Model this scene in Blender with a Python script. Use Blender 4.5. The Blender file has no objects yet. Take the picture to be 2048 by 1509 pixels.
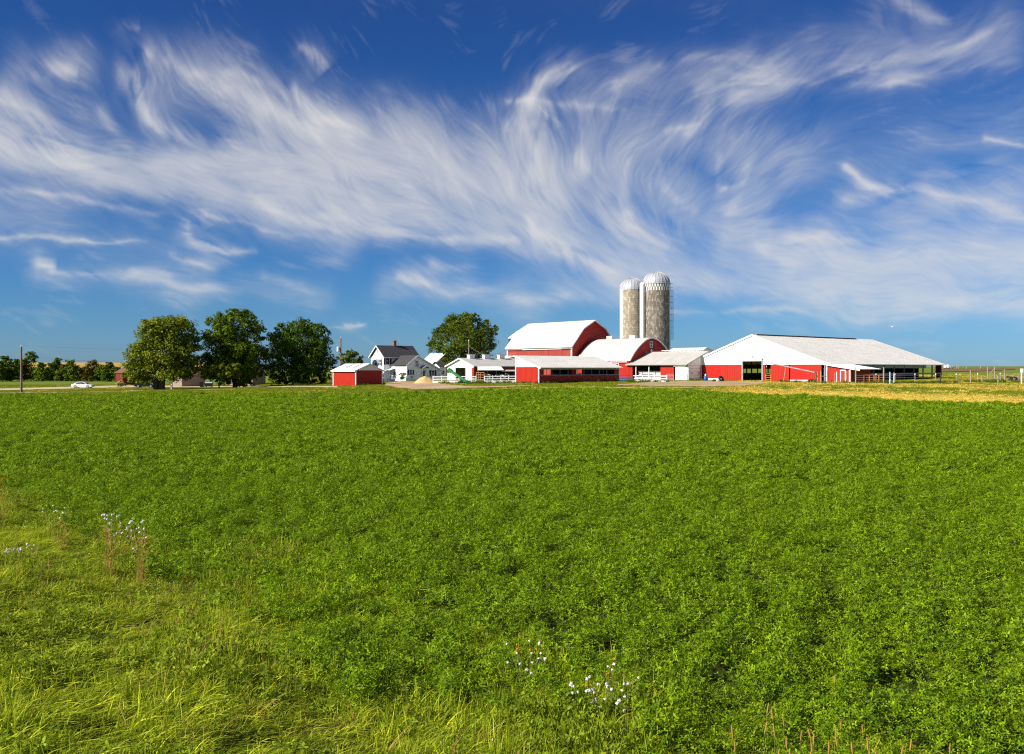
import bpy, bmesh, math, random
import numpy as np
from mathutils import Vector, Matrix, noise as mnoise

# ---------------------------------------------------------------- camera, world, sun, exposure
SC = bpy.context.scene
COL = SC.collection
F = 1774.0                       # focal length for a 2048 wide frame
CAM = Vector((0, 0, 4.5))
cam = bpy.data.cameras.new('camera')
cam.sensor_width = 36
cam.lens = 36 * F / 2048
cam.shift_y = -17.5 / 2048
cam.clip_start, cam.clip_end = .1, 20000
camo = bpy.data.objects.new('camera', cam)
COL.objects.link(camo)
camo.location = CAM
camo.rotation_euler = (math.pi / 2, 0, 0)
SC.camera = camo

SUN_EL, SUN_AZ = math.radians(33), math.radians(-117.4)      # azimuth clockwise from +Y
SKY_STRENGTH, SUN_STRENGTH = .10, 5.0
SC.view_settings.view_transform = 'Standard'
SC.view_settings.look = 'None'
SC.view_settings.gamma = 1
SC.view_settings.use_curve_mapping = False
SC.cycles.use_denoising = False
SC.cycles.max_bounces = 6
SC.cycles.diffuse_bounces = 3
SC.cycles.sample_clamp_indirect = 1.5
SC.cycles.filter_width = 1.2
SC.view_settings.exposure = 0.8
S = Vector((math.sin(SUN_AZ) * math.cos(SUN_EL), math.cos(SUN_AZ) * math.cos(SUN_EL), math.sin(SUN_EL)))
sl = bpy.data.lights.new('sun', 'SUN')
sl.energy = SUN_STRENGTH
sl.angle = math.radians(.53)
sl.color = (1, .94, .83)
slo = bpy.data.objects.new('sun', sl)
COL.objects.link(slo)
slo.rotation_euler = (-S).to_track_quat('-Z', 'Y').to_euler()
slo.location = S * 100

def cirrus_map():
    """Cirrus opacity over azimuth -45..45 deg and elevation 0..34 deg (rows upward)."""
    rng=np.random.default_rng(11)
    AZ,EL,R=45.0,34.0,20.0
    nx,ny=int(2*AZ*R),int(EL*R)
    az=np.radians(np.linspace(-AZ,AZ,nx))[None,:]
    el=np.radians(np.linspace(0,EL,ny))[:,None]
    U=np.tan(az)+0*el; V=np.tan(el)/np.cos(az)
    X=1024+F*U; Y=737-F*V                       # tangent-plane units, y downward
    X=X.astype(np.float32); Y=Y.astype(np.float32)
    def fnoise(beta,seed,sx=1.0,sy=1.0,lo=0.0):
        r=np.random.default_rng(seed)
        h=np.fft.rfft2(r.standard_normal((ny,nx)))
        fy=np.fft.fftfreq(ny)[:,None]*sy; fx=np.fft.rfftfreq(nx)[None,:]*sx
        k=np.sqrt(fx*fx+fy*fy); k[0,0]=1
        h*=np.where(k<lo,0,k**(-beta)); h[0,0]=0
        n=np.fft.irfft2(h,s=(ny,nx)); return (n/n.std()).astype(np.float32)
    # slow warp so that nothing keeps a clean outline
    wx,wy=fnoise(2.0,1,lo=.004)*11,fnoise(2.0,2,lo=.004)*9
    Xw,Yw=X+wx,Y+wy
    # flow field from angles (degrees, positive = down to the right)
    A=[(0,200,42),(100,280,30),(250,330,12),(320,180,70),(400,220,40),(550,220,40),(700,250,42),(880,240,55),(800,340,10),
       (450,340,5),(700,430,24),(500,420,22),(900,470,16),(960,360,40),(1050,330,72),(1110,240,55),(1060,190,110),(1140,140,-28),(1090,480,40),(1180,300,80),(1210,420,55),
       (1290,460,42),(1350,500,30),(1300,180,-25),(1500,140,-22),(1700,130,-12),(1900,80,-20),(1260,280,-52),(1400,290,-52),(1560,280,-40),
       (1440,450,20),(1500,400,-30),(1480,340,-50),(1380,390,-60),(1750,370,25),(1880,400,14),(2040,425,7),(1800,520,3),(1600,520,12),(2000,560,2),(1500,560,14),
       (150,400,9),(300,480,18),(300,560,9),(600,580,6),(1000,590,4),(1300,590,8),(1700,620,3),(100,120,35),(600,60,50),(850,90,40),(1000,50,-35),(1400,30,-20),(1800,20,30),(1950,300,8)]
    sx=np.zeros_like(X); cx=np.zeros_like(X)
    for x,y,a in A:
        w=1/(((Xw-x)**2+((Yw-y)*1.25)**2)/90.0**2+.15)**2
        sx+=w*math.sin(math.radians(2*a)); cx+=w*math.cos(math.radians(2*a))
    base=.5*np.arctan2(sx,cx)
    def lic(src,L,step,ang):
        ang=ang.astype(np.float32); dx,dy=np.cos(ang),-np.sin(ang)           # texel steps (rows go up)
        out=src*0; tot=0
        for s in (1,-1):
            ix=(np.arange(nx)[None,:]+np.zeros((ny,1))).astype(np.float32); iy=(np.arange(ny)[:,None]+np.zeros((1,nx))).astype(np.float32)
            ddx,ddy=dx*s,dy*s
            for k in range(L):
                w=.5+.5*math.cos(math.pi*k/L)
                jx=np.clip(np.rint(ix),0,nx-1).astype(np.int32); jy=np.clip(np.rint(iy),0,ny-1).astype(np.int32)
                out+=src[jy,jx]*w; tot+=w
                a,b=dx[jy,jx],dy[jy,jx]
                sg=np.where(a*ddx+b*ddy<0,np.float32(-1),np.float32(1))   # the axis field has no sign: keep going forward
                ddx,ddy=a*sg,b*sg
                ix=ix+ddx*step; iy=iy+ddy*step
        out/=tot; return out/out.std()
    def soft(a,r):
        fy=np.fft.fftfreq(ny)[:,None]; fx=np.fft.rfftfreq(nx)[None,:]
        return np.fft.irfft2(np.fft.rfft2(a)*np.exp(-2*(math.pi*r)**2*(fx*fx+fy*fy)),s=a.shape)
    ang1=base+fnoise(1.9,5,lo=.004)*.17
    ang2=base+fnoise(1.7,6,lo=.006)*.26
    ang3=base+fnoise(1.9,7,lo=.006)*.32+.10
    fine=soft(.6*lic(fnoise(.4,21),28,1.0,ang2)+.6*lic(fnoise(.4,24),28,1.0,ang3),.6)
    mid=soft(.6*lic(fnoise(1.0,22,lo=.014),36,1.3,ang1)+.6*lic(fnoise(1.0,26,lo=.014),36,1.3,ang3),1.0)
    big=lic(fnoise(1.5,23,lo=.007),40,1.8,ang2)
    turb=fnoise(2.1,31,lo=.006)
    # distance to a polyline: returns (distance, 0..1 along)
    def dist(P,x,y):
        P=np.array(P,float); best=np.full(x.shape,1e9); par=np.zeros(x.shape); n=len(P)-1
        for i in range(n):
            ax,ay=P[i]; bx,by=P[i+1]; ex,ey=bx-ax,by-ay
            t=np.clip(((x-ax)*ex+(y-ay)*ey)/(ex*ex+ey*ey),0,1)
            d=np.hypot(x-ax-t*ex,y-ay-t*ey); m=d<best
            best=np.where(m,d,best); par=np.where(m,(i+t)/n,par)
        return best,par
    body=np.zeros_like(X)
    # soft veils: path, half width, density
    for P,w,a in [([(-400,150),(-150,250),(40,310),(200,335),(420,335),(620,345)],44,.85),
                  ([(-300,260),(0,230),(130,285)],60,.35),
                  ([(560,340),(800,330),(1000,340),(1080,370)],74,.86),
                  ([(620,390),(800,420),(960,450),(1060,470)],50,.68),
                  ([(320,360),(500,420),(680,475)],40,.42),
                  ([(330,150),(450,190),(580,230),(700,275)],58,.36),
                  ([(560,220),(700,270),(850,290)],60,.32),
                  ([(1040,290),(1070,400),(1120,480),(1230,530)],62,.50),
                  ([(1180,300),(1230,420),(1310,490)],70,.34),
                  ([(1250,300),(1400,280),(1560,330),(1480,420),(1380,420),(1320,360)],60,.30),
                  ([(1200,210),(1350,190),(1500,160)],60,.20),
                  ([(1500,150),(1750,120),(2000,70)],60,.24),
                  ([(1480,480),(1600,510),(1800,515),(2060,500),(2400,500)],48,.66),
                  ([(1620,560),(1800,570),(2060,560),(2400,570)],48,.60),
                  ([(1250,540),(1450,560),(1700,610),(2100,610),(2500,600)],36,.48),
                  ([(1700,470),(1850,430),(2060,380),(2400,330)],50,.26),
                  ([(60,140),(150,140)],45,.22),([(200,480),(420,520)],50,.10),([(80,545),(300,575),(640,585)],26,.14),
                  ([(780,565),(1000,590),(1250,590)],24,.22),([(1650,330),(1850,300),(2100,250)],70,.12),([(-500,450),(-200,420),(100,420)],60,.25),
                  ([(-700,40),(-300,60)],120,.25),([(2300,100),(2900,200)],120,.3),([(400,-250),(1500,-180)],110,.22),([(-300,-400),(700,-500),(1900,-420)],130,.28),([(2500,430),(3000,380)],90,.35),([(-800,300),(-500,250)],90,.4)]:
        d,_=dist(P,Xw,Yw); body=1-(1-body)*(1-a*np.exp(-(d/w)**2))
    tex=np.clip(.88+(1-.5*body)*(.12*mid+.10*big+.18*fine+.11*turb),0.03,2.0)
    dens=body*tex
    # faint fibres over everything
    dens+=np.clip(.04*mid+.03*fine+.03*turb-.05,0,.2)*np.clip((Y+250)/400,0.3,1)
    # single wisps: path, width at start, width at end, strength, fade shape
    fnoise_b=fnoise(1.9,32,lo=.008)
    W=[([(290,105),(272,150),(280,195),(310,235),(360,270),(410,292)],15,9,.75),([(340,120),(430,160),(520,215),(640,262),(720,285)],12,16,.5),
       ([(470,150),(560,180),(640,235),(700,265)],9,12,.45),([(580,170),(640,230),(720,262)],9,9,.4),([(1140,138),(1085,165),(1058,205),(1085,232),(1122,252),(1142,300),(1172,352)],13,12,.85),
       ([(1008,206),(1060,204),(1190,216)],5,7,.5),([(1180,215),(1260,222)],6,4,.25),([(1058,435),(1062,470),(1110,505),(1200,535),(1260,552)],11,9,.65),([(1100,470),(1150,510),(1230,545)],14,8,.4),
       ([(1252,425),(1262,450),(1300,475),(1342,496)],10,6,.8),([(1055,260),(1070,330),(1080,370)],11,14,.4),([(1340,260),(1400,245),(1425,222),(1490,150)],6,7,.42),([(1375,270),(1430,222),(1520,170),(1600,120)],7,8,.35),
       ([(1400,182),(1470,160),(1560,138)],11,10,.42),([(1230,180),(1300,140),(1400,112),(1520,105)],9,12,.3),([(1672,147),(1710,138),(1760,130)],12,8,.62),([(1740,136),(1860,105),(1990,60)],9,10,.36),([(1790,170),(1880,140),(2060,120)],8,10,.25),
       ([(1790,-10),(1850,25),(1900,42)],15,6,.35),([(1420,200),(1540,160),(1700,170),(1860,170)],8,8,.22),([(1690,330),(1725,358),(1790,380),(1900,405),(2060,428),(2300,445)],8,12,.75),([(1700,395),(1790,385),(1900,345),(2040,320)],10,12,.22),
       ([(1510,500),(1600,480),(1740,470)],7,12,.45),([(1510,500),(1560,530),(1600,560)],14,20,.4),([(1975,284),(2070,297)],4,4,.45),([(75,522),(112,527)],11,6,.85),([(100,540),(220,553),(360,567),(500,590)],5,7,.48),
       ([(270,545),(400,565),(510,575)],5,8,.22),([(390,430),(360,438),(362,462),(390,482),(450,500),(520,512)],12,4,.95),([(340,512),(400,522),(445,532)],6,4,.5),([(-300,365),(0,390),(170,404),(345,430)],7,6,.42),([(400,435),(500,456),(620,474)],4,5,.42),
       ([(-300,440),(0,470),(140,481),(300,489)],4,3.5,.75),([(592,85),(612,100),(628,122),(640,140)],10,12,.62),([(245,48),(280,50)],9,6,.28),([(75,150),(110,140),(160,150)],14,16,.42),([(200,220),(240,270),(270,300)],14,8,.22),
       ([(690,648),(712,650),(738,637)],5,3,.7),([(650,652),(712,655)],2.5,3,.35),([(795,552),(830,562),(870,575)],9,9,.5),([(870,580),(960,582),(1060,592),(1220,606)],5,10,.34),([(860,540),(970,543)],7,5,.3),
       ([(540,555),(590,575),(640,590)],7,4,.28),([(0,195),(60,240),(130,290),(230,325)],20,14,.4),([(0,260),(90,310),(200,335)],16,14,.35),([(640,430),(780,470),(900,487),(1010,500)],10,8,.42),([(500,400),(620,450),(740,486)],8,8,.36),([(900,480),(1000,490),(1040,497)],8,6,.3),
       ([(1320,330),(1318,372),(1345,400),(1400,425)],7,7,.32),([(1440,320),(1432,365),(1460,380)],6,5,.3),([(1260,330),(1240,400),(1290,440)],9,9,.22),([(1500,330),(1470,420),(1450,440)],8,6,.22),([(1200,400),(1215,440),(1275,500)],9,8,.25),([(1900,600),(2060,590)],14,20,.3),([(1300,618),(1500,625),(1780,640)],4,5,.3)]
    for P,w0,w1,a in W:
        d,t=dist(P,X+wx*.5+turb*2.5,Y+wy*.5+fnoise_b*2.5)
        w=(w0+(w1-w0)*t); prof=np.clip((1-t)/.25,0,1)**.7
        end=np.clip(prof,.0,1)
        core=np.exp(-(d/w)**2); halo=np.exp(-(d/(2.6*w))**2)*.28
        dens+=a*end*(core*np.clip(.6+.2*mid+.14*fine+.16*turb,0.08,1.5)*.8+halo*1.25*np.clip(.6+.3*mid+.2*turb,0,1.6))
    dens=1-np.exp(-1.30*np.clip(dens,0,None))
    return np.clip(dens,0,.97).astype(np.float32),AZ,EL


def make_world():
    w = bpy.data.worlds.new('World')
    SC.world = w
    w.use_nodes = True
    w.cycles.sampling_method = 'NONE'      # a smooth sky needs no importance map
    nt = w.node_tree
    nt.nodes.clear()
    N = nt.nodes.new
    L = nt.links.new
    out = N('ShaderNodeOutputWorld')
    bg = N('ShaderNodeBackground')
    bg.inputs[1].default_value = SKY_STRENGTH
    sky = N('ShaderNodeTexSky')
    sky.sky_type = 'NISHITA'
    sky.sun_disc = False
    sky.sun_elevation = SUN_EL
    sky.sun_rotation = SUN_AZ
    sky.altitude = 300
    sky.air_density = 1.0
    sky.dust_density = .25
    sky.ozone_density = 3.0
    hs = N('ShaderNodeHueSaturation')
    hs.inputs['Saturation'].default_value = SKY_SAT
    hs.inputs['Value'].default_value = SKY_VAL
    L(sky.outputs[0], hs.inputs['Color'])
    tc = N('ShaderNodeTexCoord')
    sx = N('ShaderNodeSeparateXYZ')
    L(tc.outputs['Generated'], sx.inputs[0])
    # deep polarised blue: one tint by height above the horizon, the same all round
    cr = N('ShaderNodeValToRGB')
    L(sx.outputs[2], cr.inputs[0])
    e = cr.color_ramp.elements
    for i, (p, c) in enumerate(SKY_TINT):
        k = e[i] if i < 2 else e.new(p)
        k.position = p; k.color = (*c, 1)
    tm = N('ShaderNodeVectorMath'); tm.operation = 'MULTIPLY'
    L(hs.outputs[0], tm.inputs[0]); L(cr.outputs[0], tm.inputs[1])
    tg = N('ShaderNodeVectorMath'); tg.operation = 'SCALE'; tg.inputs['Scale'].default_value = SKY_GAIN
    L(tm.outputs[0], tg.inputs[0])
    def m(op, a, b=None, c=None):
        n = N('ShaderNodeMath')
        n.operation = op
        for i, v in enumerate((a, b, c)):
            if v is None: continue
            if isinstance(v, (int, float)): n.inputs[i].default_value = v
            else: L(v, n.inputs[i])
        return n.outputs[0]
    D, AZ, EL = cirrus_map()
    ny, nx = D.shape
    im = bpy.data.images.new('cirrus', nx, ny, alpha=False, float_buffer=True)
    im.colorspace_settings.name = 'Non-Color'
    px = np.ones((ny, nx, 4), np.float32)
    px[..., :3] = D[..., None]
    im.pixels.foreach_set(px.ravel())
    im.update()
    im.pack()
    az = m('ARCTAN2', sx.outputs[0], sx.outputs[1])
    el = m('ARCSINE', sx.outputs[2])
    u = m('MULTIPLY_ADD', az, 1 / math.radians(2 * AZ), .5)
    v = m('MULTIPLY', el, 1 / math.radians(EL))
    cb = N('ShaderNodeCombineXYZ')
    L(u, cb.inputs[0]); L(v, cb.inputs[1])
    ti = N('ShaderNodeTexImage')
    ti.image = im
    ti.extension = 'MIRROR'
    ti.interpolation = 'Cubic'
    L(cb.outputs[0], ti.inputs[0])
    mx = N('ShaderNodeMix')
    mx.data_type = 'RGBA'
    L(ti.outputs[0], mx.inputs['Factor'])
    L(tg.outputs[0], mx.inputs['A'])
    mx.inputs['B'].default_value = (*[c / SKY_STRENGTH / 1.741 for c in (.735, .73, .725)], 1)
    L(mx.outputs['Result'], bg.inputs[0])
    L(bg.outputs[0], out.inputs[0])
SKY_SAT, SKY_VAL = 1.25, .8
SKY_TINT = [(0.0, (.27, .49, .97)), (.06, (.25, .47, .80)), (.20, (.24, .465, .72)), (.38, (.30, .41, .68))]
SKY_GAIN = .86
make_world()

# ---------------------------------------------------------------- terrain
def ss(a, b, x):
    t = min(1, max(0, (x - a) / (b - a)))
    return t * t * (3 - 2 * t)
def interp(x, P):
    if x <= P[0][0]: return P[0][1]
    for (a, va), (b, vb) in zip(P, P[1:]):
        if x <= b:
            t = (x - a) / (b - a)
            return va + (vb - va) * t
    return P[-1][1]
E2 = Vector((.76, .65)).normalized()     # the farm's long axis; the near road runs square to it
E1 = Vector((E2.y, -E2.x))
ROT = math.atan2(E2.y, E2.x)
def bank_s(x, y): return 7.7 - (E2.x * x + E2.y * y)       # metres inside the roadside verge
def zg(x, y):
    A = interp(x, [(-160, .05), (-95, .35), (-60, .55), (-28, 1.47), (-15, 1.95), (0, 2.05), (60, 2.1), (110, 2.25)])
    f = interp(y, [(0, 0), (30, 0), (60, .05), (95, .2), (115, .5), (135, .9), (152, 1), (170, 1)])
    z = A * f
    if y > 165:
        u = x / y
        wl = ss(-.2, -.33, u) if u < 0 else 0
        wr = ss(.33, .45, u) if u > 0 else 0
        zl = interp(y, [(165, A), (300, 0), (420, .5), (900, 10), (1500, 11.3), (9000, 11)])
        zr = interp(y, [(165, A), (230, 2.9), (330, 4.95), (400, 5.4), (600, 3), (9000, -10)])
        zc = interp(y, [(165, A), (330, 3), (600, 3), (9000, 0)])
        z = zl * wl + zr * wr + zc * (1 - wl - wr)
    s = bank_s(x, y)
    if s > 0: z += .16 * s * ss(0, 2.5, s) if s < 11 else .16 * 11
    z += .06 * mnoise.noise(Vector((x * .13, y * .13, 0))) if y < 170 else 0
    return z
def gpx(px, py, dz=0):
    """Where the sight line through a pixel of the photograph meets the ground."""
    u, v = (px - 1024) / F, (737 - py) / F
    a = 3.0
    while a < 4000:
        if CAM.z + v * a <= zg(u * a, a) + dz: break
        a *= 1.01
    lo, hi = a / 1.01, a
    for _ in range(25):
        md = (lo + hi) / 2
        if CAM.z + v * md <= zg(u * md, md) + dz: hi = md
        else: lo = md
    return Vector((u * hi, hi, zg(u * hi, hi)))
def at(px, Y): return Vector(((px - 1024) / F * Y, Y))
def zpx(py, Y): return CAM.z + (737 - py) / F * Y
def span(P, d, px):
    """How far from P along d one must go to be seen at column px."""
    u = (px - 1024) / F
    return (u * P[1] - P[0]) / (d[0] - u * d[1])

# ---------------------------------------------------------------- materials
MATS = {}
def mat(name, base, rough=.7, var=0, scale=3, coords='Object', streak=None, tone=None, island=0, transl=0, metal=0, bump=0, bscale=40, spec=.3, second=None, mixlo=.4, mixhi=.62):
    """Principled material with mottled base colour. tone: colour reached where the mesh attribute 'tone' is 1."""
    if name in MATS: return MATS[name]
    m = bpy.data.materials.new(name)
    MATS[name] = m
    m.use_nodes = True
    nt = m.node_tree
    N, L = nt.nodes.new, nt.links.new
    bs = nt.nodes['Principled BSDF']
    outn = nt.nodes['Material Output']
    bs.inputs['Roughness'].default_value = rough
    bs.inputs['Metallic'].default_value = metal
    bs.inputs['Specular IOR Level'].default_value = spec
    tc = N('ShaderNodeTexCoord')
    col = None
    def rgb(c):
        n = N('ShaderNodeRGB'); n.outputs[0].default_value = (*c, 1); return n.outputs[0]
    def mix(f, a, b, t='MIX'):
        n = N('ShaderNodeMix'); n.data_type = 'RGBA'; n.blend_type = t
        if isinstance(f, float): n.inputs['Factor'].default_value = f
        else: L(f, n.inputs['Factor'])
        L(a, n.inputs['A']); L(b, n.inputs['B']); return n.outputs['Result']
    def noise(sc, det=6, rough_=.6, vec=None, mapscale=None):
        n = N('ShaderNodeTexNoise'); n.inputs['Scale'].default_value = sc; n.inputs['Detail'].default_value = det; n.inputs['Roughness'].default_value = rough_
        v = vec or tc.outputs[coords]
        if mapscale:
            mp = N('ShaderNodeMapping'); mp.inputs['Scale'].default_value = mapscale; L(v, mp.inputs[0]); v = mp.outputs[0]
        L(v, n.inputs['Vector']); return n.outputs['Fac']
    def ramp(f, lo, hi):
        n = N('ShaderNodeMapRange'); n.inputs['From Min'].default_value = lo; n.inputs['From Max'].default_value = hi; L(f, n.inputs['Value']); return n.outputs['Result']
    col = rgb(base)
    if second:
        col = mix(ramp(noise(scale * .5, 8, .65), mixlo, mixhi), col, rgb(second))
    if tone:
        a = N('ShaderNodeAttribute'); a.attribute_name = 'tone'
        col = mix(a.outputs['Fac'], col, rgb(tone))
    if var:
        r = ramp(noise(scale), .25, .75)
        g = N('ShaderNodeMapRange'); g.inputs['To Min'].default_value = 1 - var; g.inputs['To Max'].default_value = 1 + var; L(r, g.inputs['Value'])
        vm = N('ShaderNodeVectorMath'); vm.operation = 'SCALE'; L(col, vm.inputs[0]); L(g.outputs['Result'], vm.inputs['Scale']); col = vm.outputs[0]
    if streak:
        c2, amt, ms = streak
        col = mix(ramp(noise(1, 5, .6, mapscale=ms), .5, .5 + .5 / max(amt, .01)), col, rgb(c2))
    if island:
        oi = N('ShaderNodeObjectInfo')
        g = N('ShaderNodeMapRange'); g.inputs['To Min'].default_value = 1 - island; g.inputs['To Max'].default_value = 1 + island; L(oi.outputs['Random'], g.inputs['Value'])
        vm = N('ShaderNodeVectorMath'); vm.operation = 'SCALE'; L(col, vm.inputs[0]); L(g.outputs['Result'], vm.inputs['Scale']); col = vm.outputs[0]
    L(col, bs.inputs['Base Color'])
    if bump:
        b = N('ShaderNodeBump'); b.inputs['Strength'].default_value = bump; b.inputs['Distance'].default_value = .05
        L(noise(bscale), b.inputs['Height']); L(b.outputs[0], bs.inputs['Normal'])
    if transl:
        t = N('ShaderNodeBsdfTranslucent'); L(col, t.inputs[0])
        ms = N('ShaderNodeMixShader'); ms.inputs[0].default_value = transl
        L(bs.outputs[0], ms.inputs[1]); L(t.outputs[0], ms.inputs[2]); L(ms.outputs[0], outn.inputs[0])
    return m

RED = mat('red_metal', (.37, .015, .005), .55, .14, 1.2, streak=((.33, .035, .022), .7, (2.2, 2.2, .25)))
REDD = mat('red_door_metal', (.46, .010, .005), .45, .05, .8)
BARNRED = mat('weathered_red_boards', (.28, .042, .030), .8, .16, 1.0, streak=((.34, .10, .075), .8, (2.5, 2.5, .25)))
WHITE = mat('white_metal', (.80, .80, .79), .5, .04, .7)
ROOF = mat('white_roof_metal', (.60, .58, .535), .5, .08, .35, streak=((.40, .365, .31), .8, (.25, .9, .9)))
ROOFW = mat('bright_roof_metal', (.80, .79, .77), .45, .04, .4)
GREYROOF = mat('grey_weathered_roof', (.42, .405, .375), .6, .13, .6, streak=((.38, .34, .29), .9, (.3, .8, .8)))
BOARD = mat('white_painted_board', (.78, .78, .77), .6, .06, 2)
SIDING = mat('white_clapboard', (.76, .77, .79), .6, .04, 1)
SHINGLE = mat('charcoal_shingle', (.045, .043, .046), .85, .35, 2.2, bump=.4, bscale=9)
BROWNROOF = mat('brown_shingle', (.13, .065, .045), .85, .25, 2, bump=.4, bscale=8)
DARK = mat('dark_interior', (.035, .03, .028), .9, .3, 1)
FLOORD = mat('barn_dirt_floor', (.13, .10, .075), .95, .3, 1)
GLASS = mat('window_glass', (.02, .025, .032), .12, .2, 1, spec=.6)
SHUTTER = mat('black_shutter', (.014, .015, .028), .5, .1, 4)
BRICK = mat('chimney_brick', (.23, .08, .05), .85, .3, 5)
STEEL = mat('galvanised_steel', (.42, .43, .44), .45, .12, 3, metal=.55)
DULL = mat('dull_grey_steel', (.30, .31, .32), .55, .2, 3)
SILVER = mat('silo_dome_metal', (.38, .39, .41), .45, .08, 1, metal=.15)
STAVE = mat('concrete_stave', (.165, .135, .10), .92, .16, 1.3, tone=(.34, .305, .25), second=(.17, .13, .10), mixlo=.5, mixhi=.8)
STAVET = mat('tan_concrete_stave', (.31, .265, .19), .92, .10, 1.3, tone=(.50, .44, .33), second=(.30, .25, .18), mixlo=.5, mixhi=.85)
STAVEW = mat('whitewashed_stave', (.74, .73, .70), .85, .08, 2)
WOODPOLE = mat('weathered_pole_wood', (.17, .135, .10), .9, .25, 3)
WOODPOST = mat('weathered_post_wood', (.30, .24, .165), .9, .25, 6)
GREENP = mat('green_machine_paint', (.012, .16, .035), .4, .1, 3)
ORANGE = mat('orange_gate_paint', (.55, .19, .03), .5, .15, 4)
TANGATE = mat('rusty_tan_gate', (.38, .17, .07), .7, .2, 4)
BLUE = mat('blue_steel', (.02, .09, .38), .4, .1, 1)
LBLUE = mat('pale_blue_plastic', (.25, .50, .68), .5, .1, 3)
CARW = mat('white_car_paint', (.74, .74, .76), .22, .02, 1, spec=.6)
CARD = mat('dark_car_paint', (.012, .012, .016), .2, .1, 1, spec=.6)
TYRE = mat('tyre_rubber', (.018, .018, .018), .8, .1, 5)
RIM = mat('alloy_rim', (.55, .55, .56), .3, .05, 4, metal=.5)
TAN = mat('tan_siding', (.24, .175, .135), .7, .08, 2)  # darker base colour carries the tree shade over the garage
CURTAIN = mat('grey_blue_curtain', (.30, .36, .45), .7, .1, 1)
BARK = mat('tree_bark', (.10, .075, .05), .95, .3, 4)
BIRCH = mat('white_birch_bark', (.70, .67, .62), .85, .2, 5)
SAND = mat('sand_heap', (.52, .38, .19), .95, .2, 2, second=(.40, .25, .09))
LAWN = mat('lawn_soil', (.10, .17, .018), .95, .25, .5, second=(.16, .17, .03), coords='Object', spec=.03)
SOIL = mat('field_soil', (.030, .040, .009), .95, .25, 1, spec=.03)
VERGE = mat('verge_thatch', (.06, .08, .012), .95, .3, 3, second=(.07, .055, .018), spec=.03)
TRACK = mat('dry_track', (.44, .34, .15), .95, .25, .8, second=(.25, .24, .05), spec=.03)
GRAVEL = mat('pale_gravel', (.45, .37, .24), .95, .15, 2.5, bump=.3, spec=.03)
DIRT = mat('yard_dirt', (.42, .31, .20), .95, .2, .5, second=(.30, .19, .10), spec=.03)
CONC = mat('pale_concrete', (.55, .50, .40), .9, .1, 1)
STUBBLE = mat('golden_stubble', (.46, .29, .09), .95, .15, .01, second=(.34, .24, .06), spec=.03)
REDSHADE = mat('shade_darkened_red_boards', (.17, .022, .012), .7, .15, 1)  # red boards darkened: the tree shade on the shed is put into the colour
CANGREY = mat('pale_grey_paint', (.62, .63, .64), .4, .05, 2)
STRAWG = mat('straw_litter', (.66, .48, .08), .95, .35, 2.2, second=(.16, .20, .02), mixlo=.46, mixhi=.58, spec=.03)
PLOWED = mat('plowed_brown_earth', (.17, .105, .06), .95, .2, .4, spec=.03)
COWM = mat('black_white_hide', (.012, .011, .010), .8, .1, 2, second=(.66, .60, .54), scale=2.6) if False else mat('black_white_hide', (.012, .011, .010), .8, 0, 1.9, second=(.62, .56, .50), mixlo=.50, mixhi=.53)
COWT = mat('tan_hide', (.34, .22, .12), .8, .25, 2, second=(.55, .46, .36))

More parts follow.
